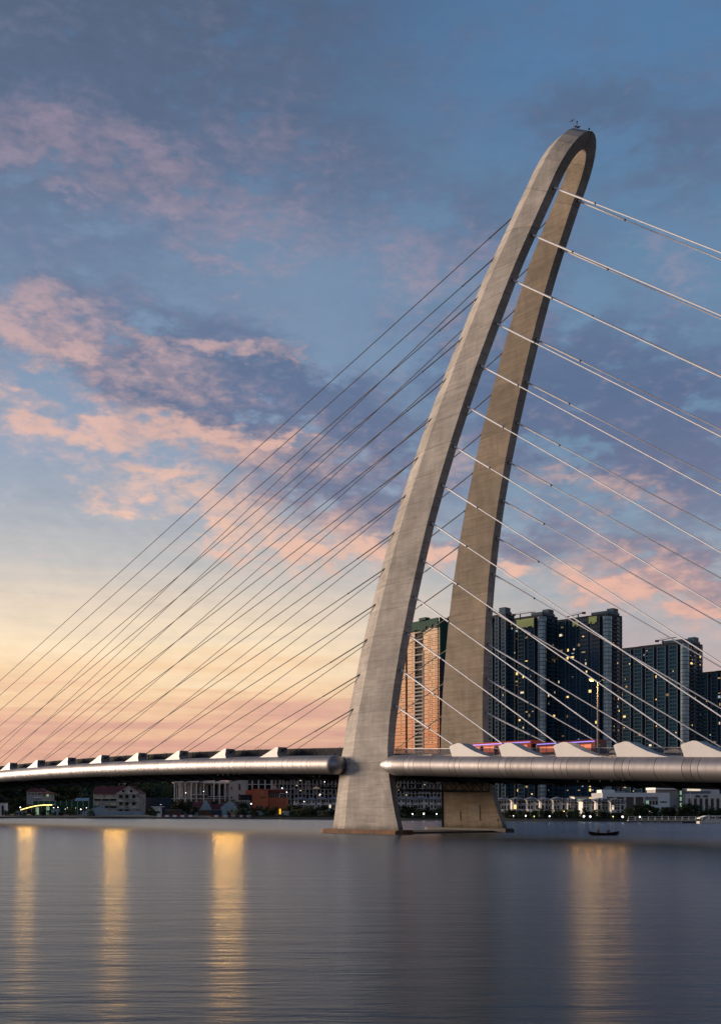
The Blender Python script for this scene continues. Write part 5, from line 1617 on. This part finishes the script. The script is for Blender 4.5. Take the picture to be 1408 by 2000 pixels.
# ------------------------------------------------------------------ birds and mast on top of the pylon
e = MB()
def bird(label, p, rz, s=1.0, wings=False):
    t = thing('bird', label, 'bird', tuple(p), rz, 'birds on top of the pylon'); t.scale = (s, s, s)
    e = MB(); e.loft([[(x, r * cos(a), .18 + zc + r * sin(a)) for a in [2 * pi * i / 8 for i in range(8)]] for x, r, zc in ((-.34, .02, -.04), (-.18, .09, 0), (0, .13, .03), (.14, .09, .10), (.2, .07, .17), (.28, .06, .19), (.36, .012, .18))])
    put('body', e.mesh('body', M['black'], smooth=True), t)
    if wings:
        for s_ in (-1, 1):
            e = MB(); e.loft([[(.1, s_ * .1, .24), (-.12, s_ * .1, .24), (-.12, s_ * .1, .22), (.1, s_ * .1, .22)], [(.05, s_ * .42, .42), (-.12, s_ * .42, .42), (-.12, s_ * .42, .405), (.05, s_ * .42, .405)], [(-.1, s_ * .75, .34), (-.14, s_ * .75, .34), (-.14, s_ * .75, .33), (-.1, s_ * .75, .33)]])
            put('wing', e.mesh('wing', M['black']), t)
    else:
        for s_ in (-.04, .04):
            e = MB(); e.tube((.02, s_, -.02), (.02, s_, .12), .012, .012, 4); put('leg', e.mesh('leg', M['black']), t)


tops = [bw(*[0, 0, 0])]
def top_at(dl, a=pi / 2):
    z1 = ZTOP + HO * sin(a); L0_ = -30.42 - .655 * (z1 - 94) - .008 * (z1 - 94) ** 2
    return bw(L0_ + dl, -WO0 * cos(a), z1 + .6 * dl)


bird('perched black bird, the bigger one high on the pylon top', top_at(2.5, pi * .44), 2.2, 1.15)
bird('perched black bird beside the bigger one on the pylon top', top_at(2.1, pi * .46), .4, 1.0)
bird('perched black bird furthest right on the pylon top', top_at(.5, pi * .49), 1.2, 1.1)
bird('black bird in flight just above the pylon top', top_at(2.7, pi * .43) + Vector((-.2, 0, .9)), .7, .6, True)
mt_ = MB(); q = top_at(2.3, pi * .45) - B0
mt_.tube(q - Vector((0, 0, .3)), q + Vector((0, 0, .9)), .05, .04, 6); mt_.ball(q + Vector((0, 0, .95)), .13, 8, 6)
put('warning_light', mt_.mesh('warning_light', M['black'], ), bridge)

# ------------------------------------------------------------------ high-rise towers
def tower(label, corner_px, Y, ypx, wa, wb, bays, name='glass_tower', curve=True, low=0.0, seed=0, net=None, head=True, lits=26, zoff=0):
    """corner nearest the camera at corner_px; facade A runs away to the left (wa m), facade B away to the right (wb m)"""
    H = gz(ypx, Y) - 1
    root = thing(name, label, 'tower', (gx(corner_px, Y), Y, 1), 0, 'dark glass towers behind the bridge')
    rnd = random.Random(seed)
    A = Vector((-.72, .69, 0)).normalized(); Bv = Vector((.69, .72, 0)).normalized()
    nA = Vector((-A.y, A.x, 0)) * -1 if False else Vector((-.69, -.72, 0)).normalized(); nB = Vector((.72, -.69, 0)).normalized()
    fh = 3.35; nf = int(H / fh)
    def P(u, v, o=0): return A * u + Bv * v + nA * 0
    e = MB(); e.prism([tuple(q)[:2] for q in (P(0, 0) + Bv * .8 + A * .8, P(0, wb), P(wa, wb), P(wa, 0) + Bv * .8)], 0, H - 1.0); put('core', e.mesh('core', M['tower_core']), root)
    glass = MB(); band = MB(); edge = MB(); bright = MB()
    u = 0.0
    cyl = 4.2 if curve else 0
    if curve:   # rounded corner bay
        segs = 8; c0 = A * cyl * .9 + Bv * cyl * .9
        ring_ = [c0 + (-A * cos(t) - Bv * sin(t)) * cyl for t in [-.35 + (pi / 2 + .7) * i / segs for i in range(segs + 1)]]
        e = MB(); pts = [tuple(p)[:2] for p in ring_] + [tuple(c0 + A * 2 + Bv * 2)[:2]]
        e.prism(list(reversed(pts)), 0, H - 3); put('curved_bay', e.mesh('curved_bay', M['tower_highlight'], smooth=False), root)
        for f in range(1, nf):
            z = f * fh
            if z > H - 3: break
            out = [c0 + (p - c0) * 1.04 for p in ring_]; n_ = len(out)
            for p, q in zip(out, out[1:]):
                p2, q2 = c0 + (p - c0) * .96, c0 + (q - c0) * .96
                band.loft([[tuple(p + Vector((0, 0, z))), tuple(q + Vector((0, 0, z))), tuple(q2 + Vector((0, 0, z))), tuple(p2 + Vector((0, 0, z)))], [tuple(p + Vector((0, 0, z + .5))), tuple(q + Vector((0, 0, z + .5))), tuple(q2 + Vector((0, 0, z + .5))), tuple(p2 + Vector((0, 0, z + .5)))]])
        e = MB(); p = ring_[2] - A * 0.1; e.box((ring_[-3].x, ring_[-3].y, H / 2), (.3, .3, H - 4)); put('edge_fin', e.mesh('edge_fin', M['tower_edge']), root)
        u = cyl * 1.9
    widths = bays
    k = 0
    cells = []
    while u < wa - 1:
        w = widths[k % len(widths)]; w = min(w, wa - u); proud = (k % 2 == 0); k += 1
        o = nA * (1.3 if proud else .25)
        a, b_ = A * u + Bv * .8, A * (u + w) + Bv * .8
        hh = H - 3 - (rnd.random() * 5 if not proud else 0) - (u / wa) * 0
        glass.prism([tuple(q)[:2] for q in (a + o, a + Bv * 1.5, b_ + Bv * 1.5, b_ + o)], 0, hh)
        for f in range(1, nf):
            z = f * fh
            if z + .5 > hh: break
            o2 = o + nA * .35
            q = [a + A * .1 + o2, a + A * .1 + o * .5, b_ - A * .1 + o * .5, b_ - A * .1 + o2]
            band.loft([[tuple(p_ + Vector((0, 0, z))) for p_ in q], [tuple(p_ + Vector((0, 0, z + (.9 if proud else .45)))) for p_ in q]])
        if proud:
            for uu in (u + .12, u + w - .12):
                p = A * uu + Bv * .8 + o + nA * .2
                edge.box((p.x, p.y, hh / 2), (.28, .28, hh), rz=atan2(A.y, A.x))
            nm_ = max(2, int(w / 1.7))
            for i in range(1, nm_):
                p = A * (u + w * i / nm_) + Bv * .8 + o + nA * .06
                glass.box((p.x, p.y, hh / 2), (.12, .16, hh - .2), rz=atan2(A.y, A.x), m=1)
        cells.append((u, w, o, hh, proud, A, nA, Bv * .8))
        u += w
    # facade B with stacked balconies
    v = cyl * 1.9 if curve else .8; k = 0
    while v < wb - .8:
        w = min(5.0, wb - v); proud = k % 2 == 1; k += 1
        o = nB * (1.0 if proud else .2)
        a, b_ = Bv * v + A * .8, Bv * (v + w) + A * .8
        hh = H - 3
        glass.prism([tuple(q)[:2] for q in (b_ + o, b_ + A * 1.5, a + A * 1.5, a + o)], 0, hh)
        for f in range(1, nf):
            z = f * fh
            if z + .9 > hh: break
            q = [a + Bv * .1 + o + nB * .9, b_ - Bv * .1 + o + nB * .9, b_ - Bv * .1 + o * .5, a + Bv * .1 + o * .5]
            band.loft([[tuple(p_ + Vector((0, 0, z))) for p_ in q], [tuple(p_ + Vector((0, 0, z + 1.0))) for p_ in q]])
        cells.append((v, w, o, hh, proud, Bv, nB, A * .8))
        v += w
    put('glazing', glass.mesh('glazing', [M['tower_glass'], M['tower_band']]), root, kind='stuff')
    put('floor_bands', band.mesh('floor_bands', M['tower_band']), root, kind='stuff')
    put('edge_trims', edge.mesh('edge_trims', M['tower_edge']), root, kind='stuff')
    # crown: stepped plant rooms
    if head:
        for (u0, u1, v0, v1, z0, z1) in ((2, wa * .32, 2, wb - 1, H - 3, H + 1.5), (wa * .34, wa * .62, 2, wb - 2, H - 3, H - .6), (wa * .66, wa * .96, 2, wb - 3, H - 3, H - 2.0), (3, 9.5, wb - 9, wb - 1.5, H + 1.0, H + 5.2)):
            e = MB(); e.prism([tuple(q)[:2] for q in (A * u0 + Bv * v0, A * u0 + Bv * v1, A * u1 + Bv * v1, A * u1 + Bv * v0)], z0, z1); put('plant_room', e.mesh('plant_room', M['tower_band']), root)
    if net:
        for (u0, u1, za, zb) in net:
            n_ = max(2, int((u1 - u0) / 1.6)); e = MB()
            for i in range(n_):
                a, b_ = A * (u0 + (u1 - u0) * i / n_), A * (u0 + (u1 - u0) * (i + .9) / n_)
                zz_ = za + rnd.uniform(-1.2, .8)
                for j in range(5):
                    z0 = zz_ + (zb - zz_) * j / 5; z1 = zz_ + (zb - zz_) * (j + .86) / 5
                    q = [a + nA * 2.1, a + nA * 2.0, b_ + nA * 2.0, b_ + nA * 2.1]
                    e.loft([[tuple(p_ + Vector((0, 0, z0))) for p_ in q], [tuple(p_ + Vector((0, 0, z1))) for p_ in q]])
            put('scaffold_netting', e.mesh('scaffold_netting', M['net_glow']), root, kind='stuff')
    # single lit rooms
    for i in range(lits):
        u0, w, o, hh, proud, D_, n_, off = rnd.choice(cells)
        f = rnd.randrange(1, nf - 1); z = f * fh + 1.15
        if z > hh - 2: continue
        ww = rnd.choice((.7, .9, 1.2, 1.6, 2.4, 3.4)); uu = u0 + rnd.uniform(.3, max(.4, w - ww - .3))
        p = D_ * (uu + ww / 2) + off + o + n_ * .09
        e = MB(); e.box((p.x, p.y, z + .8), (ww, .12, rnd.choice((.7, 1.0, 1.5, 2.2))), rz=atan2(D_.y, D_.x))
        put('lit_window', e.mesh('lit_window', M[rnd.choice(('lit_warm', 'lit_warm', 'lit_pale', 'lit_dim', 'lit_dim', 'lit_faint', 'lit_faint', 'lit_cool'))]), root)
    return root, H, A, Bv, nA


M['net_glow'] = mat('glowing_scaffold_net', (0.26, 0.27, 0.12), 0.8, var=0.3, nscale=.3, emit=(.55, .55, .2), estr=.28)  # net emission stands in for the yellow light falling on the netting
M['lit_dim'] = glow('lit_window_dim', (0.9, 0.62, 0.3), .45); M['lit_faint'] = glow('lit_window_faint', (0.8, 0.5, 0.25), .2); M['lit_cool'] = glow('lit_window_cool', (0.7, 0.85, 0.9), .4)
Y = 950
tower('dark glass tower mostly hidden behind the far pylon leg', 988, Y, 1196, 30, 12, (4, 3), seed=1, lits=26, curve=False)
r1 = tower('dark glass tower just right of the far leg with pale netting on its roofline', 1060, Y, 1197, 42, 22, (7, 3.2), seed=2, lits=66, net=[(8, 26, 158, 165)])
r2 = tower('second tallest dark glass tower right of the far leg with a highlighted corner bay', 1188, Y - 10, 1195, 56, 22, (8, 3.2), seed=3, lits=86, net=[(10, 18, 160, 165), (28, 34, 159, 163)])
r3 = tower('lower dark glass tower with a bright corner edge near the right side', 1340, Y + 20, 1250, 76, 30, (8, 3.4), seed=4, lits=74)
tower('dark glass tower cut off by the right edge of the picture', 1437, Y + 40, 1305, 32, 14, (6, 3), seed=5, lits=26)

# red roof cranes (slim luffing arms lying over the roofs)
M['crane'] = mat('dull_red_steel', (0.20, 0.05, 0.05), .7)
def roof_crane(xp0, yp0, xp1, yp1, Y, label):
    a, b_ = Vector((gx(xp0, Y), Y, gz(yp0, Y))), Vector((gx(xp1, Y), Y + 6, gz(yp1, Y)))
    t = thing('roof_crane', label, 'crane', tuple(a), 0, 'red building-maintenance cranes on the roofs')
    d = b_ - a
    e = MB(); e.beam((0, 0, 0), d, .5, .5); put('boom', e.mesh('boom', M['crane']), t)
    e = MB(); e.box((0, 0, -.2), (3.0, 1.6, 1.6)); put('counterweight', e.mesh('counterweight', M['crane']), t)
    e = MB(); m_ = d * .3; e.box((m_.x, m_.y, m_.z - 2.6), (.9, .9, 5.0)); put('mast', e.mesh('mast', M['tower_band']), t)
    e = MB(); e.tube((m_.x, m_.y, m_.z + 1.6), (d.x * .95, d.y * .95, d.z * .95 + .2), .12, .12, 4); e.tube((m_.x, m_.y, m_.z + 1.6), (0, 0, .4), .12, .12, 4); put('tie_rod', e.mesh('tie_rod', M['crane']), t, kind='stuff')


roof_crane(1003, 1201, 1048, 1193, 935, 'thin red crane arm on the roof of the tower next to the far leg')
roof_crane(1140, 1197, 1106, 1204, 925, 'thin red crane arm on the roof of the tallest right tower')
roof_crane(1283, 1252, 1325, 1243, 945, 'thin red crane arm on the roof of the lower right tower')

# ------------------------------------------------------------------ brick tower under construction, caught by the low sun
Y = 900
H = gz(1212, Y) - 1
A = Vector((-.62, .785, 0)).normalized(); Bv = Vector((.785, .62, 0)).normalized(); nA = Vector((-.785, -.62, 0)).normalized(); nB = Vector((.62, -.785, 0)).normalized()
bt_ = thing('brick_tower', 'unfinished sunlit brick tower with green netting on top between the pylon legs', 'tower', (gx(858, Y), Y, 1))
px_m = F_PX / Y * .62 * 1.02
wa = 60.0; wb = 15
fh = 3.05; nf = int(H / fh)
def uof(px): return (858 - px) / (F_PX / Y) / (.62 + .785 * .0) * .93
e = MB(); e.prism([tuple(q)[:2] for q in (Bv * .6 + A * .6, Bv * wb, A * wa + Bv * wb, A * wa + Bv * .6)], 0, H - 1); put('core', e.mesh('core', M['void']), bt_)
cols = []   # (px from, px to, kind)
slots = [(uof(858), uof(856.5), 'edge'), (uof(854.5), uof(826.5), 'wall'), (uof(826), uof(810), 'balc'), (uof(809.5), uof(794.5), 'wall'), (uof(794), uof(791), 'gap'), (uof(790.5), uof(760), 'wall')]
BR = []
M['slab_dark'] = mat('stained_slab_edge', (0.16, 0.12, 0.10), .9)
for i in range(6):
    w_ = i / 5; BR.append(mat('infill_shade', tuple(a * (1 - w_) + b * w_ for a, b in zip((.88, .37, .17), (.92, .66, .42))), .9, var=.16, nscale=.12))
slab = MB(); winm = MB(); rail_ = MB()
random.seed(14)
for u0, u1, kd in slots:
    u0, u1 = min(u0, u1), max(u0, u1)
    if kd == 'gap': continue
    for f in range(nf):
        z0, z1 = f * fh + .16, (f + 1) * fh - .12
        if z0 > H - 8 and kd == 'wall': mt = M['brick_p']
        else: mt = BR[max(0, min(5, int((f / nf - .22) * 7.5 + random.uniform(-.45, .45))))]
        if kd in ('wall', 'edge'):
            e = MB(); q = [A * (u0 + .06) + nA * .12, A * (u0 + .06) - nA * .5, A * (u1 - .06) - nA * .5, A * (u1 - .06) + nA * .12]
            e.loft([[tuple(p + Vector((0, 0, z0))) for p in q], [tuple(p + Vector((0, 0, z1))) for p in q]])
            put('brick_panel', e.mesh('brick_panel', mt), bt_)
            if kd == 'wall' and u1 - u0 > 8:
                for t in ((.12, .36, .5, .62) if u0 < 12 else (.3,)):
                    if random.random() < .25 or f > nf - 4: continue
                    c = A * (u0 + (u1 - u0) * t) + nA * .14
                    winm.box((c.x, c.y, z0 + 1.35), (.62, .12, 1.15), rz=atan2(A.y, A.x))
        else:
            e = MB(); q = [A * u0 + nA * .5, A * u0 - nA * .2, A * u1 - nA * .2, A * u1 + nA * .5]
            if f < nf - 16 or f % 2 == 0:
                e.loft([[tuple(p + Vector((0, 0, z0))) for p in q], [tuple(p + Vector((0, 0, z0 + 1.05))) for p in q]])
                put('balcony_wall', e.mesh('balcony_wall', M['conc_f']), bt_)
    for f in range(1, nf + 1):
        z = f * fh
        q = [A * u0 + nA * .16, A * u0 - nA * .6, A * u1 - nA * .6, A * u1 + nA * .16]
        slab.loft([[tuple(p + Vector((0, 0, z - .2))) for p in q], [tuple(p + Vector((0, 0, z + .22))) for p in q]])
put('floor_edges', slab.mesh('floor_edges', M['slab_dark']), bt_, kind='stuff')
put('small_windows', winm.mesh('small_windows', M['void']), bt_, kind='stuff')
for u in (uof(826.3), uof(809.8)):
    e = MB(); c = A * u + nA * .45; e.box((c.x, c.y, (H - 22) / 2), (.5, .3, H - 22), rz=atan2(A.y, A.x)); put('corner_post', e.mesh('corner_post', M['wall_pale']), bt_)
# right-hand face in shade: floors and netting
sb = MB()
for f in range(1, nf):
    z = f * fh; q = [Bv * .6 + nB * .3, Bv * wb + nB * .3, Bv * wb - nB * .4, Bv * .6 - nB * .4]
    sb.loft([[tuple(p + Vector((0, 0, z - .12))) for p in q], [tuple(p + Vector((0, 0, z + .14))) for p in q]])
put('side_floor_edges', sb.mesh('side_floor_edges', M['conc_f']), bt_, kind='stuff')
for i in range(4):
    e = MB(); a, b_ = Bv * (.8 + i * 3.6), Bv * (.8 + i * 3.6 + 3.2)
    q = [a + nB * .5, a + nB * .2, b_ + nB * .2, b_ + nB * .5]; e.loft([[tuple(p + Vector((0, 0, H * .12))) for p in q], [tuple(p + Vector((0, 0, H - 30))) for p in q]]); put('side_screen', e.mesh('side_screen', M['hoard_d']), bt_)
random.seed(15)
for i in range(16):
    u0, u1 = 1.0 + i * wa / 17, 1.0 + (i + .95) * wa / 17
    e = MB(); q = [A * u0 + nA * 1.2, A * u0 - nA * .2, A * u1 - nA * .2, A * u1 + nA * 1.2]; zb = H - random.uniform(2.5, 5.5) - (4 if i in (5,) else 0)
    e.loft([[tuple(p + Vector((0, 0, zb))) for p in q], [tuple(p + Vector((0, 0, H + 2.4))) for p in q]]); put('net_panel', e.mesh('net_panel', M['green_net']), bt_)
for i in range(5):
    u0, u1 = i * wb / 5, (i + .95) * wb / 5
    e = MB(); q = [Bv * u0 + nB * 1.2, Bv * u1 + nB * 1.2, Bv * u1, Bv * u0]
    e.loft([[tuple(p + Vector((0, 0, H - random.uniform(20, 32)))) for p in q], [tuple(p + Vector((0, 0, H + 2.6))) for p in q]]); put('net_panel', e.mesh('net_panel', M['green_net']), bt_)
e = MB(); c = A * 18; e.box((c.x, c.y, H + 3.2), (8, 5, 2.2), rz=atan2(A.y, A.x)); put('hoist_room', e.mesh('hoist_room', M['green_net']), bt_)
# ------------------------------------------------------------------ podium block of raw concrete (left of the near leg and between the legs)
def frame_block(name, label, xp, Y, wpx, ytop, rows, cols, seed):
    k = mpp(Y); b = Bld(name, label, xp, Y); W = wpx * k; H = gz(ytop, Y) - 1; rnd = random.Random(seed)
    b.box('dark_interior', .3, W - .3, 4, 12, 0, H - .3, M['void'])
    for i in range(rows + 1): b.box('floor_slab', -.2, W + .2, 0, 4.5, H * i / rows - .3, H * i / rows, M['conc_f'])
    for i in range(cols + 1): b.box('column', W * i / cols - .3, W * i / cols + .3, .3, .9, 0, H - .3, M['conc_f'])
    for i in range(rows):
        for j in range(cols):
            if rnd.random() < .6: b.box('infill_panel', W * j / cols + .5, W * (j + rnd.choice((.5, .9))) / cols, 2, 2.3, H * i / rows, H * i / rows + H / rows * rnd.choice((.35, .55, .8)), M['brick'] if rnd.random() < .3 else M['conc_f'])
            if rnd.random() < .08: b.box('work_light', W * (j + .4) / cols, W * (j + .4) / cols + .7, 1.6, 2.0, H * (i + .6) / rows, H * (i + .6) / rows + .5, M['lit_pale'])


frame_block('concrete_frame_block', 'raw concrete frame block with open floors left of the near leg', 531, 620, 132, 1512, 8, 18, 1)
frame_block('podium_frame', 'raw concrete podium with open floors at the foot of the brick tower', 768, 640, 100, 1500, 9, 14, 2)
